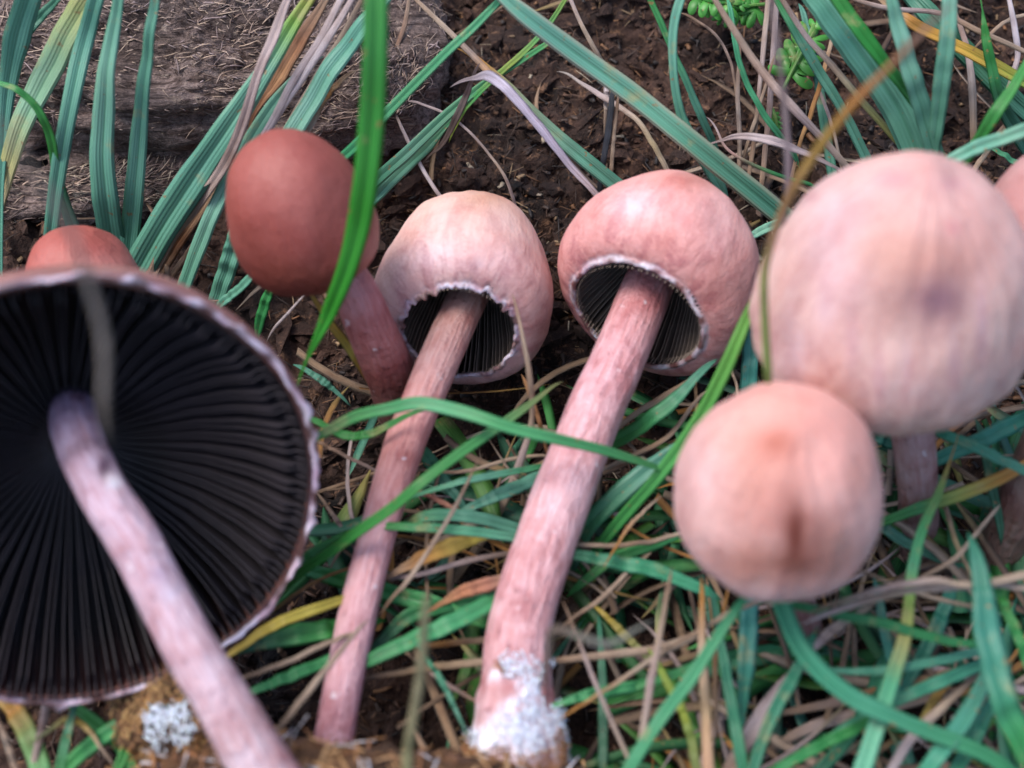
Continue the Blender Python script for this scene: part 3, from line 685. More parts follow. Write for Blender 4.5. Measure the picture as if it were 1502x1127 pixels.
# --- upper middle
B('tubular bright green blade slanting left of the broad dark blade', [(752, -20), (700, 35), (640, 92), (575, 158), (520, 215), (480, 250)], [9, 13, 14, 15, 16, 14], [(.06, .33, .17), (.06, .3, .14), (.05, .3, .14)], h=[3.8, 3.5, 3.2, 2.8, 2.4, 1.8], twist=.1)
B('broad dark blue green blade with a pale edge running to the pink bell', [(715, -25), (770, 22), (850, 82), (930, 140), (1010, 205), (1080, 262), (1150, 318), (1190, 350)], [14, 26, 30, 31, 32, 33, 34, 30], [(.12, .33, .24), BG, BG, BG2, BG2], h=[4.0, 3.8, 3.4, 3.0, 2.6, 2.1, 1.5, 1], edge=(.5, .46, .38))
B('brown straw stem entering at the top centre', [(600, -10), (650, 38), (690, 78), (722, 112)], [6, 8, 9, 10], [TN, ST, (.32, .24, .2), (.6, .34, .16)], h=[2.6, 2.5, 2.5, 2.4], name='dry_straw')
B('purplish green blade ending behind the pink bell with an orange upper end', [(705, 92), (745, 130), (800, 185), (855, 232), (915, 280)], [10, 18, 20, 22, 24], [OR, (.3, .33, .2), (.2, .34, .26), BG, BG], h=[2.4, 2.3, 2.1, 1.8, 1.3])
B('folded lilac white dead blade ending between the two open bells', [(690, 116), (718, 112), (752, 140), (795, 190), (835, 240), (880, 292)], [6, 18, 15, 14, 12, 10], [(.4, .33, .34), (.66, .6, .7), (.58, .52, .64), (.55, .5, .6), STP], h=[2.6, 2.7, 2.6, 2.3, 1.9, 1.5], name='dead_leaf', flat=True)
B('dark withered end hanging from the fold of the lilac blade', [(694, 112), (684, 140), (668, 175), (648, 212), (632, 226)], [5, 10, 11, 7, 3], [(.2, .15, .14), (.1, .07, .06), (.12, .08, .06)], h=[2.6, 2.3, 2.1, 1.7, 1.5], name='dead_leaf', flat=True)
B('thin yellow green blade from the top centre', [(838, -15), (806, 35), (770, 75), (728, 112), (690, 150), (672, 180)], [6, 8, 9, 9, 8, 6], [YG, GR2, YG, GR2, YG], h=[3.0, 2.7, 2.5, 2.3, 2.0, 1.6])
B('green blade behind the thin yellow green one', [(806, 62), (760, 92), (715, 120), (660, 165), (600, 222), (548, 268), (520, 300)], [8, 10, 11, 16, 18, 18, 16], [GR2, (.07, .3, .14), BG2, (.07, .28, .14)], h=[2.6, 2.4, 2.2, 1.9, 1.6, 1.2, .6])
B('lower of the two parallel blades ending beside the closed red cap', [(655, 185), (628, 215), (590, 250), (550, 290), (525, 315)], [6, 15, 17, 17, 14], [(.07, .28, .14), BG, BG2], h=[1.6, 1.5, 1.2, .9, .4])
B('thin pale straw bending down to the pale bell from the left', [(574, 152), (588, 185), (606, 222), (628, 262), (652, 298)], [3, 5, 6, 6, 6], [TN, STP, WH, STP], h=[1.2, 1.3, 1.3, 1.2, 1], name='dry_straw')
B('fine curved straw arching onto the top of the pale bell', [(616, 152), (655, 168), (690, 195), (722, 232), (742, 262), (752, 290)], [4, 4, 4, 4, 5, 5], [STP, STP, ST, STP], h=[1.5, 1.6, 1.6, 1.4, 1.2, .9], name='dry_straw')
B('pinkish straw at the top right of the tall blurred blade', [(602, -12), (594, 35), (578, 80), (566, 118)], [6, 7, 6, 5], [ST, (.42, .28, .2), TN], h=[1.8, 1.6, 1.5, 1.3], name='dry_straw')
B('straw bending behind the broad dark blade near the top', [(832, -12), (850, 30), (868, 65), (890, 105), (898, 140)], [6, 6, 7, 7, 5], [STP, ST, ST, TN], h=[2.2, 2.0, 1.8, 1.4, 1], name='dry_straw')
B('black rotten stem standing between the two open bells', [(897, 150), (893, 190), (886, 230), (880, 275)], [9, 10, 9, 8], [BK, (.03, .035, .05), BK], h=[1.6, 1.4, 1.2, .8], name='dry_straw')
B('tan straw beside the black rotten stem', [(905, 158), (900, 205), (896, 255)], [5, 6, 6], [TN, ST, TN], h=[1.5, 1.3, 1.0], name='dry_straw')
B('tan straw emerging under the broad dark blade', [(838, 112), (880, 140), (930, 172), (958, 212), (978, 250)], [4, 9, 8, 9, 8], [(.45, .4, .36), STP, ST, (.4, .32, .18), ST], h=[.9, 1.0, 1.1, 1, .8], name='dry_straw')
B('short tan splinter left of the broad dark blade', [(890, 132), (888, 165)], [10, 5], [WH, ST], h=[1.0, .8], name='dry_straw')
# --- upper right
B('slender green blade curving at the top, left of the feathery leaf', [(948, -15), (975, 45), (1000, 105), (1028, 170), (1046, 212)], [10, 10, 11, 12, 11], [GR, (.05, .25, .1), BG2, BG2], h=[3.0, 2.7, 2.3, 1.9, 1.4])
B('blue green blade curving like a bow left of the feathery leaf', [(1002, -15), (988, 40), (988, 105), (998, 165), (1020, 215), (1050, 262)], [14, 14, 12, 14, 20, 20], [BG, BG, BG2, BG], h=[3.6, 3.3, 2.9, 2.5, 2.2, 1.8])
B('long tan straw slanting from the top to the biggest closed cap', [(1040, -15), (1080, 50), (1120, 108), (1165, 160), (1210, 208), (1255, 260)], [8, 10, 12, 12, 10, 9], [ST, (.5, .37, .28), STP, ST], h=[4.0, 3.6, 3.2, 2.9, 2.4, 1.8], name='dry_straw')
B('thin bright green blade curving beneath the long tan straw', [(1072, 20), (1082, 80), (1102, 135), (1130, 180), (1160, 220)], [8, 9, 9, 10, 10], [(.08, .36, .2), (.07, .32, .16)], h=[2.8, 2.5, 2.1, 1.8, 1.3])
B('dark green blade descending beside the orange straw', [(1134, -15), (1168, 45), (1198, 100), (1235, 160), (1272, 235)], [14, 17, 15, 14, 15], [GR, BG2, BG2, BG], h=[2.6, 2.3, 1.9, 1.6, 1.1])
B('narrow blue green blade low behind the orange straw', [(1180, 25), (1196, 90), (1206, 160), (1220, 250)], [9, 13, 14, 14], BG2, h=[1.6, 1.4, 1.1, .6])
B('very broad blue green blade falling onto the biggest closed cap', [(1192, -20), (1232, 35), (1275, 95), (1318, 160), (1352, 240)], [46, 50, 48, 46, 42], [BG, (.10, .32, .25), BG, BG], h=[4.0, 3.7, 3.3, 2.8, 2.2])
B('vivid green blade lying on the very broad blue green one', [(1216, -20), (1262, 45), (1305, 102), (1345, 158), (1384, 232)], [20, 22, 18, 13, 10], [GR, (.03, .26, .05), GR, (.05, .24, .08)], h=[4.4, 4.1, 3.7, 3.1, 2.4])
B('left blade of the upright pair above the biggest closed cap', [(1302, -20), (1320, 45), (1338, 110), (1356, 170), (1374, 240)], [13, 24, 28, 29, 26], [BG, BGL, BG, BG], h=[4.8, 4.4, 3.9, 3.3, 2.6])
B('right blade of the upright pair above the biggest closed cap', [(1394, -20), (1390, 50), (1383, 110), (1376, 170), (1366, 240)], [21, 24, 25, 22, 18], [BGL, BG, BG, BG], h=[4.8, 4.4, 3.9, 3.3, 2.6])
B('tan straw turning olive near the biggest closed cap', [(1138, -15), (1180, 50), (1222, 98), (1270, 155), (1330, 222)], [7, 8, 9, 10, 10], [TN, STP, ST, OL, (.35, .38, .1)], h=[3.4, 3.1, 2.9, 2.7, 2.2], name='dry_straw')
B('orange straw leaning under the blurred stalk', [(1222, 52), (1208, 105), (1190, 165), (1172, 215), (1160, 265)], [6, 7, 7, 6, 5], [ST, OR, (.45, .26, .1), TN], h=[1.8, 1.7, 1.5, 1.2, .9], name='dry_straw')
B('thin pale straw right of the orange straw', [(1180, 80), (1205, 140), (1222, 190), (1232, 235)], [4, 5, 5, 4], [ST, STP, ST], h=[1.3, 1.2, 1.1, .8], name='dry_straw')
B('orange and green blade crossing the upper right corner', [(1290, -5), (1335, 32), (1390, 60), (1440, 85), (1500, 118), (1540, 140)], [10, 18, 18, 19, 18, 16], [TN, OR, (.55, .32, .06), YL, YG, GR2], h=[2.6, 2.6, 2.5, 2.4, 2.2, 1.8], twist=.1)
B('tan straw above the orange and green blade', [(1230, -8), (1300, 12), (1380, 20), (1440, 48), (1520, 82)], [5, 7, 7, 8, 7], [TN, STP, TN, ST], h=[2.9, 2.9, 2.8, 2.8, 2.6], name='dry_straw')
B('dark blue green blade running under the upright pair', [(1330, -15), (1375, 35), (1430, 90), (1480, 140), (1530, 185)], [26, 30, 30, 28, 26], [BG2, DG, BG2], h=[2.0, 1.8, 1.5, 1.2, .8])
B('pointed vivid green blade in the upper right corner', [(1441, 14), (1446, 55), (1456, 105), (1470, 155), (1500, 205)], [2, 13, 15, 18, 24], [GR, GR, (.03, .2, .06), DG, BG2], h=[3.2, 3.0, 2.7, 2.3, 1.5])
B('blurred green blade bending up at the right edge', [(1520, 70), (1488, 125), (1458, 170), (1432, 212), (1400, 258)], [12, 16, 20, 18, 14], [(.07, .3, .07), GR, (.05, .28, .08)], d=[17.2, 17.0, 17.0, 17.3, 17.8])
B('pale blue green blade leaving the biggest closed cap to the right', [(1530, 182), (1480, 200), (1430, 218), (1388, 240), (1360, 262)], [20, 22, 22, 18, 14], [BGL, (.15, .42, .32), BGL], d=[16.6, 16.7, 16.8, 17.0, 17.3])
B('dark green blade low at the right edge beneath the pale one', [(1400, 262), (1440, 280), (1480, 308), (1530, 330)], [8, 14, 14, 12], [BG2, (.05, .26, .1)], h=[1.2, 1.1, 1, .9])
B('thin green blade above the cap cut by the right edge', [(1452, 215), (1490, 238), (1540, 260)], [7, 9, 9], [(.06, .3, .14), BG2], h=[1.2, 1.2, 1.1])
B('grey tan straw standing behind the upper right blades', [(1400, 15), (1418, 70), (1426, 130), (1428, 200)], [6, 9, 11, 10], [TN, STP, (.36, .32, .3), TN], h=[2.0, 1.8, 1.5, 1], name='dry_straw')
B('lilac white straw bent along the right edge', [(1478, -12), (1488, 40), (1492, 85), (1478, 140), (1474, 190)], [6, 9, 8, 8, 7], [WH, (.5, .46, .52), STP, TN], h=[2.4, 2.2, 2.0, 1.6, 1.2], name='dry_straw')
B('short straw fork near the right edge', [(1450, 52), (1482, 28), (1520, 20)], [6, 6, 5], [TN, ST, ST], h=[1.8, 1.9, 2], name='dry_straw')
B('tan root like straw under the pale right blade', [(1420, 262), (1446, 225), (1465, 195)], [8, 8, 6], [TN, ST, TN], h=[.9, .9, .9], name='dry_straw')
B('white withered leaf left of the biggest closed cap', [(1052, 208), (1085, 200), (1130, 206), (1175, 222), (1222, 244)], [3, 10, 14, 10, 5], [STP, (.6, .52, .52), (.55, .46, .48), STP], h=[2.0, 2.1, 2.2, 2.1, 1.9], name='dead_leaf', flat=True)
B('fine pink and green stem under the white withered leaf', [(1050, 188), (1066, 218), (1100, 240), (1150, 260), (1180, 268)], [3, 4, 5, 6, 6], [STP, (.5, .3, .26), GR2, GR2], h=[1.6, 1.6, 1.5, 1.4, 1.3], name='dry_straw')
for lb, pp, ww, cc in [
    ('upright grey straw, left one of the three beneath the feathery leaf', [(1085, 80), (1082, 140), (1085, 200), (1084, 250)], [5, 7, 7, 6], [TN, (.4, .34, .3), TN]),
    ('upright grey straw, middle one of the three beneath the feathery leaf', [(1128, -10), (1120, 70), (1112, 150), (1105, 215), (1098, 260)], [8, 8, 6, 7, 6], [ST, (.42, .34, .32), TN, TN]),
    ('upright grey straw, right one of the three beneath the feathery leaf', [(1140, -10), (1134, 80), (1128, 170), (1118, 262)], [8, 9, 9, 8], [(.46, .38, .36), (.4, .32, .32), TN]),
    ('thin slanting straw crossing the upright grey ones', [(1130, 100), (1108, 175), (1090, 232)], [4, 6, 5], [TN, ST, TN]),
    ('curved fine straw left of the upright grey ones', [(1018, 28), (1050, 52), (1072, 92), (1080, 140)], [4, 4, 4, 4], [TN, (.4, .3, .26), TN])]:
    B(lb, pp, ww, cc, h=[1.6, 1.4, 1.1, .8], name='dry_straw')
B('light green leaf tip between the pink bell and the biggest closed cap', [(1096, 350), (1118, 338), (1142, 328)], [10, 14, 14], BGL, h=[1.6, 1.6, 1.6])
B('short blue green blade under the rim of the biggest closed cap', [(1104, 470), (1100, 530), (1096, 600)], [22, 24, 24], (.07, .30, .27), h=[1.6, 1.3, .8])
B('thin pale straw beside the short blue green blade', [(1068, 530), (1080, 565), (1084, 600)], [4, 4, 4], ST, h=[1.4, 1.3, 1.1], name='dry_straw')
# --- close to the lens
B('tall out of focus vivid green blade crossing the closed red cap', [(552, -40), (551, 60), (546, 170), (533, 290), (512, 385), (482, 460), (450, 528)], [34, 37, 38, 37, 31, 22, 5], [(.05, .24, .05), (.04, .26, .045), (.035, .27, .03), (.035, .27, .025), (.04, .30, .03), (.045, .32, .04)], d=[14.2, 14.4, 14.8, 15.3, 15.8, 16.2, 16.6], twist=.05)
B('blurred orange stalk arching over the left side of the biggest closed cap', [(1370, 30), (1310, 92), (1255, 148), (1205, 212), (1165, 275), (1135, 345), (1120, 420), (1126, 540)], [7, 10, 14, 15, 14, 12, 12, 12], [(.3, .2, .17), (.42, .2, .09), (.50, .22, .05), (.42, .27, .05), (.36, .2, .06), (.36, .2, .1), (.22, .26, .06), (.16, .26, .05)], d=[12.0, 12.2, 12.5, 12.9, 13.2, 13.5, 13.7, 13.9], name='grass_stalk')
B('blurred greyish stalk falling beside the orange one', [(1130, -10), (1142, 80), (1152, 170), (1156, 250), (1150, 330)], [7, 8, 9, 9, 6], [(.36, .28, .28), (.38, .3, .3), (.4, .34, .38)], d=[13.4, 13.6, 14.0, 14.4, 15], name='grass_stalk')
B('strongly blurred grey stalk hanging in front of the large open cap', [(-30, 150), (40, 240), (100, 330), (132, 420), (152, 500), (152, 585)], [9, 9, 10, 12, 14, 12], [(.26, .22, .19), (.28, .24, .22), (.3, .26, .23)], d=[8.6, 8.8, 9.0, 9.2, 9.4, 9.6], name='grass_stalk')
B('blurred olive stalk standing by the foot of the thin bent stem', [(624, 900), (620, 960), (612, 1020), (600, 1090), (596, 1150)], [12, 14, 14, 16, 16], [(.26, .26, .14), (.3, .27, .15), (.2, .2, .08)], d=[12.6, 12.8, 13.0, 13.2, 13.3], name='grass_stalk')
B('blurred grey bent stalk crossing the thick stem near its base', [(930, 925), (895, 945), (855, 935), (812, 925), (802, 970)], [6, 10, 10, 13, 9], [(.3, .32, .26), (.3, .31, .25), (.16, .12, .09), (.22, .17, .14)], d=[13.0, 12.8, 12.7, 12.8, 13.0], name='grass_stalk')
# --- middle
B('long bright blade bent over the thin stem and crossing the thick stem', [(474, 636), (520, 612), (570, 600), (618, 592), (680, 605), (750, 628), (820, 645), (890, 662), (970, 688)], [14, 18, 18, 21, 20, 18, 17, 15, 8], [GR, (.05, .27, .07), (.06, .3, .12), (.1, .36, .18), (.07, .32, .13), (.08, .34, .15), (.08, .34, .15), (.08, .3, .1)], d=[16.2, 16.3, 16.3, 16.2, 16.0, 15.9, 16.0, 16.3, 16.8], twist=.1)
B('bright blade crossing over the thin stem from lower left', [(806, 570), (760, 606), (700, 648), (640, 690), (580, 740), (510, 790), (440, 840), (400, 880)], [5, 13, 16, 16, 16, 17, 17, 12], [OL, (.07, .28, .1), GR, (.045, .26, .05), (.04, .27, .05)], d=[17.0, 16.6, 16.2, 15.9, 15.9, 16.2, 16.7, 17.4], twist=.12)
B('short green blade beneath the left end of the long bent blade', [(470, 620), (505, 638), (545, 636), (592, 612)], [10, 14, 12, 8], [GR, (.05, .26, .06)], d=[17.3, 17.2, 17.1, 17.0])
B('pale dry straw hanging from the pale bell down between the stems', [(758, 455), (768, 500), (777, 555), (780, 610), (766, 670), (740, 735), (702, 800), (640, 885)], [4, 6, 9, 8, 11, 14, 14, 15], [(.45, .3, .2), ST, ST, (.5, .36, .24), STP, ST, ST, TN], d=[17.0, 16.9, 17.0, 17.4, 17.8, 18.1, 18.5, 19.0], name='dry_straw')
B('orange brown twig behind the pale dry straw', [(776, 575), (790, 615), (802, 660)], [7, 7, 5], [(.4, .2, .08), RB], h=[1.6, 1.4, 1.1], name='dry_straw')
B('yellow blade with a black edge behind the thin stem', [(458, 435), (485, 475), (515, 515), (545, 560), (575, 600)], [6, 13, 14, 14, 10], [YL, (.55, .34, .05), (.4, .34, .06), OR, TN], d=[17.6, 17.8, 18.0, 18.3, 18.6], edge=(.08, .06, .05))
B('thin pale straw sticking out under the closed red cap', [(438, 442), (424, 458), (408, 475)], [3, 4, 4], WH, h=[1.4, 1.3, 1.1], name='dry_straw')
B('tiny blue green blade by the rim of the large open cap', [(452, 545), (475, 560), (490, 572)], [8, 12, 7], BG2, h=[1, 1, 1])
B('bright yellow green blade running from the orange stalk down past the salmon cap', [(1128, 385), (1112, 430), (1090, 480), (1060, 550), (1020, 625), (965, 700), (905, 770), (845, 845)], [8, 14, 19, 22, 22, 20, 18, 16], [OL, (.13, .3, .05), (.12, .34, .06), (.10, .34, .07), (.08, .33, .08), (.07, .33, .09), (.06, .32, .1)], d=[16.0, 16.1, 16.2, 16.3, 16.5, 16.8, 17.3, 18.0], twist=.12)
B('wide green blade coming out right of the thick stem, upper one', [(1024, 550), (985, 590), (945, 622), (900, 650)], [12, 22, 24, 22], [BG2, (.05, .24, .11), GR], h=[1.8, 1.7, 1.4, 1.1])
B('wide dark green blade right of the thick stem, lower one', [(1000, 655), (950, 690), (905, 728), (860, 775), (835, 830)], [20, 28, 30, 28, 24], [BG2, BG2, (.05, .24, .11), DG], h=[1.8, 1.7, 1.5, 1.2, .8])
B('brown straw lying under the wide green blade, upper one', [(1010, 560), (960, 590), (915, 620), (880, 660)], [8, 10, 8, 7], [TN, ST, TN], h=[1.2, 1.1, 1, .8], name='dry_straw')
B('brown straw lying between the two wide green blades', [(1020, 590), (980, 640), (930, 668), (880, 690)], [6, 8, 8, 6], [ST, TN, ST], h=[1.3, 1.2, 1.1, .9], name='dry_straw')
B('dark green blade tucked left of the thick stem', [(612, 650), (640, 690), (670, 730)], [14, 26, 14], [(.03, .2, .08), BG2], h=[1.2, 1.0, .8])
B('flat green blade pointing left below the salmon cap', [(850, 815), (900, 824), (960, 836), (1025, 862)], [16, 22, 24, 18], [DG, (.05, .26, .14), (.06, .3, .18)], h=[1.8, 1.7, 1.6, 1.5])
B('green blade crossing from thick stem to salmon cap', [(860, 850), (900, 820), (960, 800), (985, 790)], [14, 18, 16, 10], [GR, (.05, .26, .1)], h=[1.1, 1.2, 1.2, 1.1])
B('pale straw leaving the thick stem toward the salmon cap', [(850, 800), (900, 800), (950, 795), (990, 785)], [7, 8, 8, 6], [ST, TN, ST], h=[1.6, 1.5, 1.4, 1.4], name='dry_straw')
B('thin orange straw above the salmon cap foot', [(905, 800), (925, 770), (950, 745)], [4, 6, 4], [OR, ST], h=[1.9, 1.9, 1.9], name='dry_straw')
# between the two stems
for lb, pp, ww, cc, hh, nm in [
    ('slim pale green blade joining the two stems, topmost', [(625, 722), (680, 706), (740, 694), (800, 684)], [6, 10, 11, 9], [(.1, .34, .2), BG, (.06, .3, .12)], [1.7, 1.8, 1.7, 1.4], 'grass_leaf'),
    ('blue green blade between the stems just under the topmost', [(700, 740), (740, 722), (790, 700)], [14, 22, 20], [BG2, BG], [1.4, 1.4, 1.2], 'grass_leaf'),
    ('yellow tinged green blade between the stems behind the pale straw', [(590, 770), (640, 756), (700, 760), (770, 780)], [12, 20, 20, 18], [(.05, .26, .08), BG2, BG], [1.4, 1.5, 1.4, 1.1], 'grass_leaf'),
    ('long light green blade between the stems crossing the pale straw', [(570, 772), (640, 775), (710, 782), (790, 795)], [12, 15, 15, 12], [(.04, .24, .05), (.09, .34, .2), BG], [1.9, 2.0, 1.9, 1.6], 'grass_leaf'),
    ('orange yellow leaf with dark spots between the stems', [(582, 838), (620, 818), (660, 802), (702, 790)], [10, 24, 28, 14], [(.5, .33, .2), OR, YL, (.4, .34, .05)], [1.5, 1.6, 1.6, 1.5], 'dead_leaf'),
    ('orange red withered leaf touching the thick stem', [(650, 884), (680, 868), (715, 858), (752, 846)], [8, 20, 22, 12], [(.5, .26, .12), (.55, .24, .12), (.5, .22, .14), ST], [1.6, 1.7, 1.7, 1.6], 'dead_leaf'),
    ('bright green blade pointing down right between the stems', [(438, 834), (500, 850), (570, 870), (640, 890), (700, 912)], [16, 26, 28, 30, 14], [(.05, .28, .12), GR, GR2, (.06, .28, .1), GR], [.8, .9, 1.0, 1.1, 1.2], 'grass_leaf'),
    ('green blade rising to the thick stem beneath the orange red leaf', [(560, 960), (620, 932), (680, 905), (745, 868)], [22, 26, 28, 24], [(.05, .26, .1), (.06, .3, .13), (.06, .28, .12)], [1.6, 1.7, 1.7, 1.5], 'grass_leaf'),
    ('dark green blade under the rising one', [(556, 945), (600, 905), (650, 890), (720, 880)], [16, 24, 24, 20], [DG, (.03, .2, .06), DG], [1.1, 1.2, 1.2, 1.0], 'grass_leaf'),
    ('thin straw slanting beside the pale hanging straw', [(694, 690), (670, 740), (640, 790), (600, 850), (580, 872)], [3, 6, 7, 7, 5], [TN, ST, ST, TN], [2.2, 2.2, 2.1, 2.0, 1.9], 'dry_straw'),
    ('pinkish straw lying across the orange yellow leaf', [(570, 848), (620, 842), (690, 822), (760, 810)], [6, 8, 9, 8], [STP, STP, TN], [1.3, 1.4, 1.4, 1.2], 'dry_straw'),
    ('reddish thin stem running from the thin stem downward', [(608, 718), (650, 738), (690, 760)], [6, 8, 5], [(.35, .1, .08), (.4, .18, .12), TN], [1.6, 1.5, 1.4], 'dry_straw'),
    ('tan straw leaning at the foot of the thick stem, upper one', [(600, 952), (650, 945), (720, 938)], [6, 9, 10], [TN, OR, ST], [1.3, 1.3, 1.2], 'dry_straw'),
    ('tan straw leaning at the foot of the thick stem, lower one', [(560, 990), (640, 978), (720, 970)], [8, 12, 12], [TN, (.42, .3, .17), ST], [1.2, 1.2, 1.1], 'dry_straw'),
    ('thin dark green blade sloping down to the white stem base', [(625, 965), (648, 1000), (670, 1045)], [6, 10, 6], [(.04, .22, .12), BG2], [1.8, 1.7, 1.6], 'grass_leaf'),
    ('straw pointing from the thin stem to the blurred olive stalk', [(700, 1030), (650, 1000), (605, 965)], [5, 7, 5], [TN, STP, TN], [1.2, 1.2, 1.1], 'dry_straw')]:
    B(lb, pp, ww, cc, h=hh, name=nm, flat=nm != 'dry_straw')
# between the large cap and thin stem
for lb, pp, ww, cc, hh, nm in [
    ('mustard yellow blade under the rim of the large open cap', [(350, 950), (400, 918), (450, 898), (515, 876)], [10, 16, 16, 12], [YL, (.45, .36, .06), (.4, .34, .06)], [1.9, 1.9, 1.9, 1.7], 'grass_leaf'),
    ('wide green blade right of the mustard yellow one', [(380, 945), (430, 932), (480, 924), (520, 915)], [18, 32, 30, 24], [DG, (.05, .26, .07), (.05, .28, .06)], [1.5, 1.6, 1.5, 1.3], 'grass_leaf'),
    ('green blade tip sticking out from behind the large cap rim', [(420, 850), (455, 818), (500, 790)], [12, 22, 16], [(.05, .26, .08), GR], [1.2, 1.3, 1.2], 'grass_leaf'),
    ('bent tan straw by the left stem', [(368, 990), (420, 972), (470, 948), (510, 932)], [6, 8, 8, 6], [TN, ST, (.4, .3, .2)], [2.0, 2.0, 1.9, 1.8], 'dry_straw'),
    ('long tan straw leaning over the gap between left and thin stems', [(408, 1070), (440, 1030), (480, 980), (520, 930)], [7, 10, 9, 6], [TN, ST, ST], [2.6, 2.5, 2.4, 2.2], 'dry_straw'),
    ('small green blade behind the left stem', [(380, 1010), (430, 990), (490, 965)], [12, 20, 16], [(.04, .22, .09), (.05, .28, .1)], [1.4, 1.4, 1.3], 'grass_leaf'),
    ('short pink straw by the rim of the large cap', [(478, 740), (495, 765), (508, 785)], [5, 8, 5], [TN, (.34, .28, .28)], [.9, .9, .8], 'dry_straw'),
    ('grey straw across the gap beside the large cap', [(470, 650), (505, 668), (550, 690)], [6, 6, 5], [TN, (.3, .22, .2)], [1, 1, 1], 'dry_straw'),
    ('brown straw low beside the thin stem', [(620, 690), (680, 692), (760, 672), (830, 668)], [4, 6, 6, 4], [TN, ST, TN], [1.2, 1.2, 1.1, 1], 'dry_straw')]:
    B(lb, pp, ww, cc, h=hh, name=nm, flat=nm != 'dry_straw')
# bottom left
for lb, pp, ww, cc, hh, nm in [
    ('wide green blade slanting under the large cap at the bottom left', [(280, 1004), (235, 1035), (170, 1068), (120, 1105), (80, 1145)], [14, 26, 26, 24, 20], [(.1, .32, .13), (.07, .3, .13), GR2, (.06, .28, .07)], [1.2, 1.3, 1.3, 1.2, 1.0], 'grass_leaf'),
    ('orange and green blade in the bottom left corner', [(-6, 1015), (20, 1040), (42, 1080), (66, 1145)], [12, 28, 30, 30], [YL, OR, (.2, .32, .1), (.07, .3, .1)], [1.0, 1.1, 1.2, 1.1], 'grass_leaf'),
    ('pinkish straw hanging from the lower rim of the large cap', [(70, 1030), (64, 1060), (55, 1095), (46, 1140)], [14, 12, 11, 11], [STP, (.5, .38, .36), ST], [1.1, 1.2, 1.2, 1.0], 'dry_straw'),
    ('thin straw at the very bottom left corner', [(-6, 1050), (10, 1090), (26, 1140)], [5, 8, 8], [TN, ST, TN], [2.0, 1.9, 1.7], 'dry_straw'),
    ('dark green blade right of the pinkish hanging straw', [(84, 1145), (96, 1090), (108, 1040)], [14, 14, 8], [GR, BG2], [1.6, 1.6, 1.5], 'grass_leaf'),
    ('green blade curving down beneath the large cap', [(100, 1030), (140, 1060), (180, 1100), (205, 1150)], [14, 20, 18, 14], [(.04, .24, .05), (.05, .3, .06), GR], [.9, 1.0, 1.0, .9], 'grass_leaf'),
    ('short green blade beside the mouldy crumb', [(165, 1145), (185, 1100), (195, 1060)], [14, 16, 8], [(.05, .28, .06), GR], [1.4, 1.4, 1.3], 'grass_leaf'),
    ('yellowish straw beneath the large cap', [(72, 1072), (100, 1055), (128, 1070), (150, 1100)], [6, 10, 8, 5], [OL, YL, ST], [1.5, 1.5, 1.4, 1.3], 'dry_straw')]:
    B(lb, pp, ww, cc, h=hh, name=nm, flat=nm != 'dry_straw')
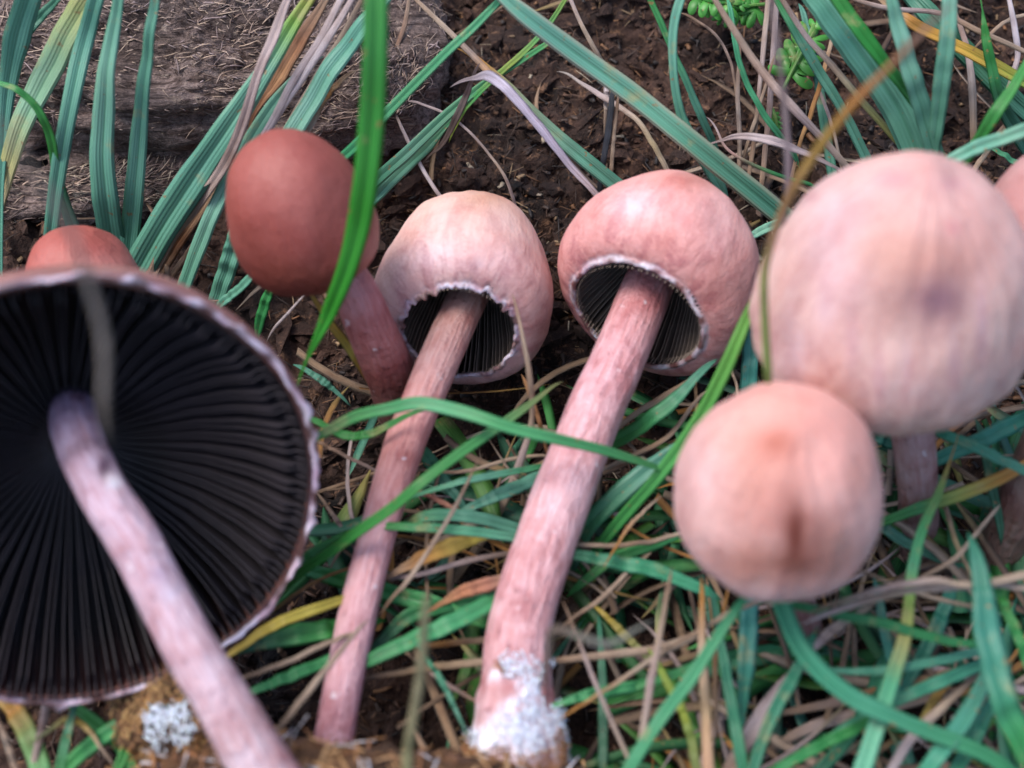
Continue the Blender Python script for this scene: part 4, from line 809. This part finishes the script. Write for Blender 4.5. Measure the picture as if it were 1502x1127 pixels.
# bottom right
for lb, pp, ww, cc, hh, nm in [
    ('long curved green blade sweeping under the salmon cap to the lower right', [(1140, 870), (1165, 930), (1200, 980), (1250, 1022), (1310, 1052), (1380, 1080), (1450, 1110), (1500, 1145)], [26, 30, 30, 29, 26, 24, 24, 22], [(.04, .26, .12), (.05, .28, .16), (.06, .28, .17), (.06, .28, .15), (.05, .27, .12)], [3.0, 2.9, 2.8, 2.7, 2.6, 2.4, 2.2, 2.0], 'grass_leaf'),
    ('straight green blade falling left from the salmon cap', [(1086, 885), (1050, 940), (1010, 1000), (965, 1060), (915, 1140)], [12, 18, 20, 20, 18], [(.05, .28, .12), (.06, .3, .14), (.07, .32, .16)], [3.0, 2.9, 2.7, 2.5, 2.2], 'grass_leaf'),
    ('upright teal blade hanging straight under the salmon cap', [(1100, 870), (1098, 930), (1094, 985), (1088, 1060)], [26, 28, 26, 10], [(.06, .28, .25), (.05, .25, .2), (.05, .24, .16)], [1.9, 1.8, 1.7, 1.3], 'grass_leaf'),
    ('deep teal blade narrowing down beside the orange straw', [(1050, 895), (1064, 980), (1078, 1060), (1094, 1150)], [10, 16, 18, 18], [(.05, .22, .14), (.04, .22, .12)], [2.0, 1.9, 1.8, 1.6], 'grass_leaf'),
    ('dark teal blade slanting from the sweeping one to the bottom', [(1185, 950), (1160, 1000), (1130, 1060), (1098, 1150)], [12, 20, 20, 16], [(.04, .22, .12), (.035, .2, .12)], [2.3, 2.2, 2.0, 1.7], 'grass_leaf'),
    ('straight dark green blade across below the stem of the biggest closed cap', [(1165, 888), (1230, 902), (1300, 916), (1370, 936), (1440, 946)], [12, 15, 16, 15, 10], [(.03, .2, .07), (.035, .22, .08)], [2.6, 2.6, 2.5, 2.4, 2.2], 'grass_leaf'),
    ('very broad dark green blade at the lower right corner', [(1440, 858), (1446, 910), (1458, 970), (1474, 1030), (1500, 1085)], [28, 40, 40, 42, 44], [(.04, .2, .14), (.05, .24, .18), (.05, .24, .16), (.035, .24, .07)], [3.3, 3.2, 3.1, 3.0, 2.8], 'grass_leaf'),
    ('green blade tilted at the far lower right edge', [(1465, 868), (1488, 920), (1515, 990)], [12, 17, 15], [GR, (.04, .26, .08)], [2.6, 2.5, 2.3], 'grass_leaf'),
    ('pale teal blade crossing the lower right at mid height', [(1200, 982), (1270, 985), (1340, 976), (1440, 955)], [6, 12, 14, 14], [(.1, .33, .22), (.08, .3, .22)], [2.1, 2.1, 2.1, 1.9], 'grass_leaf'),
    ('teal blade beneath the pale one running up right', [(1250, 1060), (1320, 1025), (1380, 1000), (1445, 972)], [12, 18, 20, 18], [(.05, .25, .14), (.06, .28, .2)], [1.8, 1.9, 1.9, 1.7], 'grass_leaf'),
    ('green blade from the bottom toward the crossing of blades', [(1130, 1135), (1200, 1095), (1250, 1072), (1285, 1050)], [14, 18, 16, 10], [(.04, .24, .08), GR], [2.0, 2.0, 2.0, 1.9], 'grass_leaf'),
    ('blue green blade rising from the bottom by the corner', [(1345, 1150), (1385, 1095), (1420, 1045), (1450, 985)], [22, 26, 26, 18], [(.06, .3, .18), (.07, .3, .22), BG2], [2.3, 2.3, 2.2, 1.9], 'grass_leaf'),
    ('second blue green blade rising from the bottom beside it', [(1390, 1150), (1425, 1090), (1450, 1040)], [20, 24, 18], [(.06, .27, .15), (.05, .25, .15)], [1.8, 1.8, 1.7], 'grass_leaf'),
    ('dark blade behind the bright tall one at the bottom', [(1180, 1150), (1230, 1100), (1270, 1040), (1290, 980)], [16, 20, 20, 16], [DG, (.035, .2, .1)], [1.2, 1.2, 1.1, 1.0], 'grass_leaf'),
    ('teal upright blade behind the straws right of the salmon cap', [(1290, 880), (1298, 930), (1312, 990)], [12, 15, 12], [(.05, .22, .18), (.06, .26, .2)], [1.9, 1.8, 1.6], 'grass_leaf'),
    ('dark teal blade leaning behind the bright tall one', [(1390, 880), (1370, 930), (1340, 985)], [20, 24, 18], [(.03, .17, .12), (.03, .18, .12)], [1.4, 1.4, 1.2], 'grass_leaf'),
    ('green blade below the salmon cap crossing left', [(930, 1010), (1000, 985), (1060, 965), (1120, 952)], [10, 16, 16, 10], [(.05, .26, .08), (.04, .24, .1)], [1.5, 1.6, 1.5, 1.3], 'grass_leaf'),
    ('short green blade right of the white stem base', [(828, 1030), (870, 1018), (940, 1005)], [10, 18, 16], [(.07, .3, .13), (.05, .26, .1)], [1.7, 1.7, 1.5], 'grass_leaf'),
    ('dark teal blade standing right of the white stem base', [(880, 930), (884, 1010), (884, 1110)], [8, 14, 14], [(.06, .22, .14), DG], [1.0, 1.0, .9], 'grass_leaf'),
    ('yellow green blade leaning right of the crossing straws', [(968, 980), (985, 1015), (1003, 1050)], [10, 12, 10], [YG, (.3, .36, .05)], [1.8, 1.8, 1.7], 'grass_leaf'),
    ('olive yellow blade in the dark right of the thick stem', [(890, 905), (915, 930), (940, 955)], [8, 14, 10], [(.4, .3, .06), OL], [1.1, 1.1, 1], 'grass_leaf'),
    ('yellowish green blade in the bottom right of the straw tangle', [(1000, 1040), (1015, 1090), (1025, 1150)], [12, 14, 14], [YG, OL], [1.7, 1.6, 1.5], 'grass_leaf'),
    ('orange straw standing under the salmon cap', [(1030, 880), (1030, 960), (1035, 1040), (1040, 1150)], [8, 13, 15, 18], [OR, ST, (.55, .38, .2), (.55, .32, .2)], [2.3, 2.2, 2.1, 2.0], 'dry_straw'),
    ('thin orange straw beside the standing one', [(1064, 885), (1050, 950), (1050, 1050)], [5, 8, 7], [OR, TN], [1.9, 1.8, 1.6], 'dry_straw'),
    ('upper pale straw running to the right edge under the salmon cap', [(1225, 885), (1290, 865), (1360, 852), (1430, 858), (1520, 840)], [6, 10, 11, 11, 13], [TN, STP, ST, ST], [3.0, 3.0, 3.0, 2.9, 2.8], 'dry_straw'),
    ('lower pale straw running to the right edge under the salmon cap', [(1215, 900), (1270, 882), (1340, 866), (1400, 862), (1460, 858), (1520, 866)], [8, 10, 10, 11, 11, 10], [STP, ST, STP, ST], [2.7, 2.8, 2.8, 2.8, 2.7, 2.6], 'dry_straw'),
    ('tan straw slanting behind the two long pale straws', [(1270, 840), (1330, 865), (1390, 882), (1440, 892)], [5, 6, 7, 6], [TN, ST, TN], [2.3, 2.3, 2.2, 2.1], 'dry_straw'),
    ('curved straw looping up to the pale straws at the right', [(1350, 848), (1400, 820), (1430, 785), (1455, 755)], [6, 8, 7, 6], [TN, ST, ST], [1.9, 1.9, 1.9, 1.8], 'dry_straw'),
    ('second looping straw beside the dark cut off stem', [(1390, 752), (1402, 795), (1425, 845)], [7, 7, 5], [TN, (.5, .38, .2), TN], [1.6, 1.6, 1.5], 'dry_straw'),
    ('broad lilac dead leaf lying at the bottom beneath the salmon cap', [(1070, 1130), (1110, 1060), (1150, 1005), (1175, 975)], [22, 26, 22, 10], [(.4, .28, .2), (.42, .36, .38), STP, TN], [1.3, 1.3, 1.2, 1.1], 'dead_leaf'),
    ('wide straw mat strand under the sweeping blade, upper one', [(1150, 1045), (1230, 1030), (1300, 1010), (1400, 985)], [10, 15, 15, 10], [TN, (.4, .28, .22), OR, TN], [.9, 1.0, 1.0, .9], 'dry_straw'),
    ('wide straw mat strand under the sweeping blade, lower one', [(1125, 1100), (1200, 1062), (1290, 1040), (1400, 1015)], [10, 18, 20, 12], [TN, (.46, .36, .32), (.36, .26, .2), TN], [.8, .9, .9, .8], 'dry_straw'),
    ('pale straw rising from the bottom to the lower right blades', [(1295, 1150), (1335, 1085), (1380, 1040), (1425, 995)], [12, 16, 14, 8], [WH, STP, ST, TN], [1.7, 1.7, 1.6, 1.5], 'dry_straw'),
    ('horizontal straw crossing the dark gap under the salmon cap', [(825, 968), (900, 960), (960, 952), (1010, 935)], [10, 12, 12, 8], [TN, ST, ST], [1.5, 1.6, 1.6, 1.5], 'dry_straw'),
    ('upright pale straw in the gap right of the thick stem', [(980, 865), (968, 930), (955, 1000), (940, 1090)], [6, 9, 12, 9], [TN, ST, STP, ST], [2.5, 2.4, 2.3, 2.1], 'dry_straw'),
    ('thin straw leaning from the grey blurred stalk to the bottom', [(838, 910), (858, 965), (885, 1030), (925, 1120)], [4, 6, 7, 6], [TN, STP, ST], [2.2, 2.1, 2.0, 1.8], 'dry_straw'),
    ('straw rising to the right above the horizontal one', [(850, 900), (880, 880), (915, 845)], [5, 8, 6], [TN, ST], [1.7, 1.7, 1.6], 'dry_straw'),
    ('slanting orange brown straw below the horizontal one', [(850, 1035), (900, 1005), (960, 965), (1000, 945)], [5, 6, 8, 7], [OR, ST, ST], [2.0, 2.0, 2.0, 1.9], 'dry_straw'),
    ('pale straw rising to the right from the salmon cap bottom', [(1000, 940), (1060, 905), (1120, 880)], [6, 8, 7], [TN, ST], [2.1, 2.1, 2.1], 'dry_straw'),
    ('pinkish dead leaf wedged under the long pale straws', [(1190, 955), (1220, 925), (1260, 900)], [10, 16, 10], [STP, (.5, .36, .3), ST], [2.0, 2.1, 2.1], 'dead_leaf'),
    ('short yellow leaf deep in the lower right grass', [(1355, 1050), (1375, 1020), (1395, 1000)], [8, 14, 8], [(.5, .4, .1), OR], [1.4, 1.4, 1.4], 'dead_leaf')]:
    B(lb, pp, ww, cc, h=hh, name=nm, flat=nm != 'dry_straw')
B('tall bright blade with a yellow band in front of the lower right grass', [(1396, 668), (1378, 720), (1354, 775), (1340, 830), (1334, 880), (1326, 940), (1308, 1000), (1288, 1060), (1262, 1140)], [2, 12, 15, 17, 16, 20, 24, 26, 27],
  [OR, (.2, .36, .1), (.06, .32, .12), (.07, .34, .17), (.3, .45, .1), (.34, .34, .12), (.09, .36, .2), (.1, .38, .24), (.1, .38, .25)], d=[16.4, 16.3, 16.0, 15.8, 15.6, 15.3, 15.0, 14.8, 14.6], twist=.1)
B('green to orange blade behind the tall bright one', [(1530, 668), (1470, 700), (1410, 725), (1350, 745), (1290, 768)], [14, 19, 19, 18, 12], [(.42, .22, .07), OR, (.35, .36, .08), (.06, .28, .1), GR], d=[17.2, 17.0, 16.9, 17.1, 17.4], twist=.1)
B('teal blade to the right under the biggest closed cap', [(1530, 600), (1480, 625), (1430, 650), (1380, 672)], [20, 26, 24, 20], [(.05, .25, .2), (.06, .3, .22)], h=[2.0, 2.0, 1.8, 1.5])
B('dark green blade reaching right under the biggest closed cap', [(1380, 635), (1430, 655), (1480, 680), (1530, 700)], [14, 18, 16, 14], [(.04, .24, .14), BG2], h=[2.4, 2.4, 2.3, 2.2])
B('dark teal blade left of the stem of the biggest closed cap', [(1270, 628), (1300, 645), (1330, 655)], [18, 24, 20], [(.06, .3, .22), DG], h=[1.4, 1.3, 1.2])
B('low green blade beside the stem of the biggest closed cap', [(1280, 760), (1320, 790), (1400, 830)], [14, 18, 12], [BG2, DG], h=[1.2, 1.1, .9])
B('dark green upright blade right of that stem', [(1440, 640), (1452, 700), (1465, 760)], [10, 14, 12], DG, h=[1.6, 1.5, 1.2])

# feathery leaves
def feather(label, px, py, ang, size, h, n=4):
    base = ong(px, py, h); ax = camdir(math.cos(ang), math.sin(ang), 0)
    root = empty('feathery_leaf', base); LF = (.07, .30, .05)
    L = size; st_pts = [base, base+ax*L*.5+Vector((0, 0, .08)), base+ax*L]
    tube('stalk', st_pts, [.035, .03, .012], lambda t, p, a: vec(.12, .28, .06), root, base, mat=BLADE, nu=8, n=14, amp=0)
    nrm = (-FWD*.8+Vector((0, 0, .4))).normalized(); side = ax.cross(nrm).normalized()
    for i in range(n+1):
        for sg in ((-1, 1) if i < n else (0,)):
            o_ = base+ax*L*(.25+.75*i/n)
            d_ = (ax*(.65 if sg else 1)+side*sg*.8).normalized(); s_ = d_.cross(nrm).normalized()
            ll = L*(.42-.05*i)*random.uniform(.85, 1.15); V, K, UV = [], [], []
            out = []                              # outline of a lobed leaflet
            for k in range(37):
                th = R(-80+160*k/36); rr_ = ll*1.1*(.22+.78*abs(math.cos(th*3.0*1.125))**.7)*(.75+.25*math.cos(th))
                out.append((rr_*math.cos(th), rr_*math.sin(th)*.85))
            out.append((-.02, 0))
            top = [o_+d_*x+s_*y+nrm*(.04*math.sin(y*9)) for x, y in out]; bot = [p-nrm*.012 for p in top]
            c_ = o_+d_*ll*.22; V = top+bot+[c_+nrm*.02, c_-nrm*.015]; V = [v-base for v in V]; m = len(top)
            F = [(k, (k+1) % m, 2*m) for k in range(m)]+[(m+(k+1) % m, m+k, 2*m+1) for k in range(m)]+[((k+1) % m, k, m+k, m+(k+1) % m) for k in range(m)]
            link('leaflet', mesh('leaflet', V, F, BLADE, [vec(*LF)*random.uniform(.8, 1.2)]*len(V), [(0, 0)]*len(V)), root)
    tag(root, label, 'leaf', 'feathery ferny leaves on the soil')
feather('feathery bright green leaf standing beside the upright grey straws', 1148, 132, R(62), 1.15, 1.3)
feather('feathery blue green leaf at the top edge right of the bow shaped blade', 1000, -8, R(-10), 1.0, 1.4)
feather('bright feathery leaf cut by the top edge, just right of the blue green feathery one', 1128, 6, R(195), .85, 1.2)
feather('pale feathery leaf low behind the greyish blurred stalk', 1132, 160, R(-75), .4, .8, 3)

# ------------------------------------------------------------------ grass nobody could count
def mass(name, label, cat, n, region, colours, dryness, hs, seed):
    rnd = random.Random(seed); V, F, K, UV = [], [], [], []
    for _ in range(n):
        x, y = region(rnd); th = rnd.uniform(0, 2*math.pi)
        L = rnd.uniform(1.3, 3.2) if hs[1] < 2 else rnd.uniform(1.5, 5); wd = rnd.uniform(.08, .34)*(.42 if dryness else 1)
        p0 = Vector((x, y, slope(x, y)+rnd.uniform(*hs))); dr = Vector((math.cos(th), math.sin(th), 0))
        rise = rnd.uniform(-.08, .10) if hs[1] < 2 else rnd.uniform(-.12, .22); bend = rnd.uniform(-.5, .5); c = Vector(rnd.choice(colours))*rnd.uniform(.65, 1.2)
        c2 = c if rnd.random() < .75 else Vector((.42, .32, .1)); side = dr.cross(Vector((0, 0, 1)))
        tl = rnd.uniform(-.7, .7); sv = (side*math.cos(tl)+Vector((0, 0, math.sin(tl)))).normalized(); b = len(V); ns = 8
        for i in range(ns):
            u = i/(ns-1); p = p0+dr*(u-.5)*L+side*bend*L*(u-.5)**2+Vector((0, 0, rise*L*u-.35*L*(u-.4)**2*.4))
            w_ = wd*.5*min(1, (1-u)*3.5+.05); up = sv.cross(dr)
            for a, h_ in ((-1, 0), (0, -.25), (1, 0), (0, -.4)):
                V.append(p+sv*a*w_+up*h_*w_); K.append(c.lerp(c2, max(0, u*2-1))); UV.append((a*.5+.5, u*L))
        for i in range(ns-1):
            for k in range(4): F.append((b+i*4+k, b+i*4+(k+1) % 4, b+i*4+4+(k+1) % 4, b+i*4+4+k))
    o = link(name, mesh(name, V, F, DRY if dryness else BLADE, K, UV)); tag(o, label, cat, None, 'stuff')
def reg_low(r):
    while True:
        q = ong(r.uniform(-250, 1750), r.uniform(590, 1350), .3)
        X, Y = project(q)
        if X < 480 and Y < 1090: continue
        if X < 640 and Y > 880: continue
        if X < 930 and Y > 900 and r.random() < .75: continue
        if X < 900 and Y < 700 and r.random() < .8: continue
        return q.x, q.y
def reg_out(r):
    while True:
        x, y = r.uniform(-45, 45), r.uniform(-40, 50)
        if not (-11 < x < 11 and -11 < y < 8): return x, y
def reg_up(r):
    q = ong(r.choice([r.uniform(1050, 1650), r.uniform(480, 1650), r.uniform(-150, 480)]), r.uniform(-120, 600), .2); return q.x, q.y
LOWC = [BG2, (.05, .24, .10), (.05, .24, .06), DG, (.06, .24, .14), (.035, .17, .05), (.09, .26, .05)]
mass('grass', 'tangle of short green grass deep in the lower half', 'grass', 200, reg_low, LOWC, False, (.0, .9), 1)
mass('dry_grass', 'mat of fine dead grass between the green blades', 'dry grass', 360, reg_low, [ST, TN, (.3, .2, .12), (.2, .13, .08), STP, OR], True, (.05, 1.1), 2)
mass('dry_grass', 'scattered fine dead stalks over the upper soil', 'dry grass', 70, reg_up, [ST, TN, (.3, .2, .12), (.15, .09, .06)], True, (.2, .7), 3)
mass('grass', 'short turf continuing all round beyond the mushrooms', 'grass', 6500, reg_out, LOWC+[BG], False, (.2, 2.6), 4)
mass('dry_grass', 'dead grass mixed into the surrounding turf', 'dry grass', 3500, reg_out, [ST, TN, (.3, .2, .12)], True, (.1, 2.2), 5)
print('objects', len(bpy.data.objects), 'tris', sum(len(o.data.polygons)*2 for o in bpy.data.objects if o.type == 'MESH'))
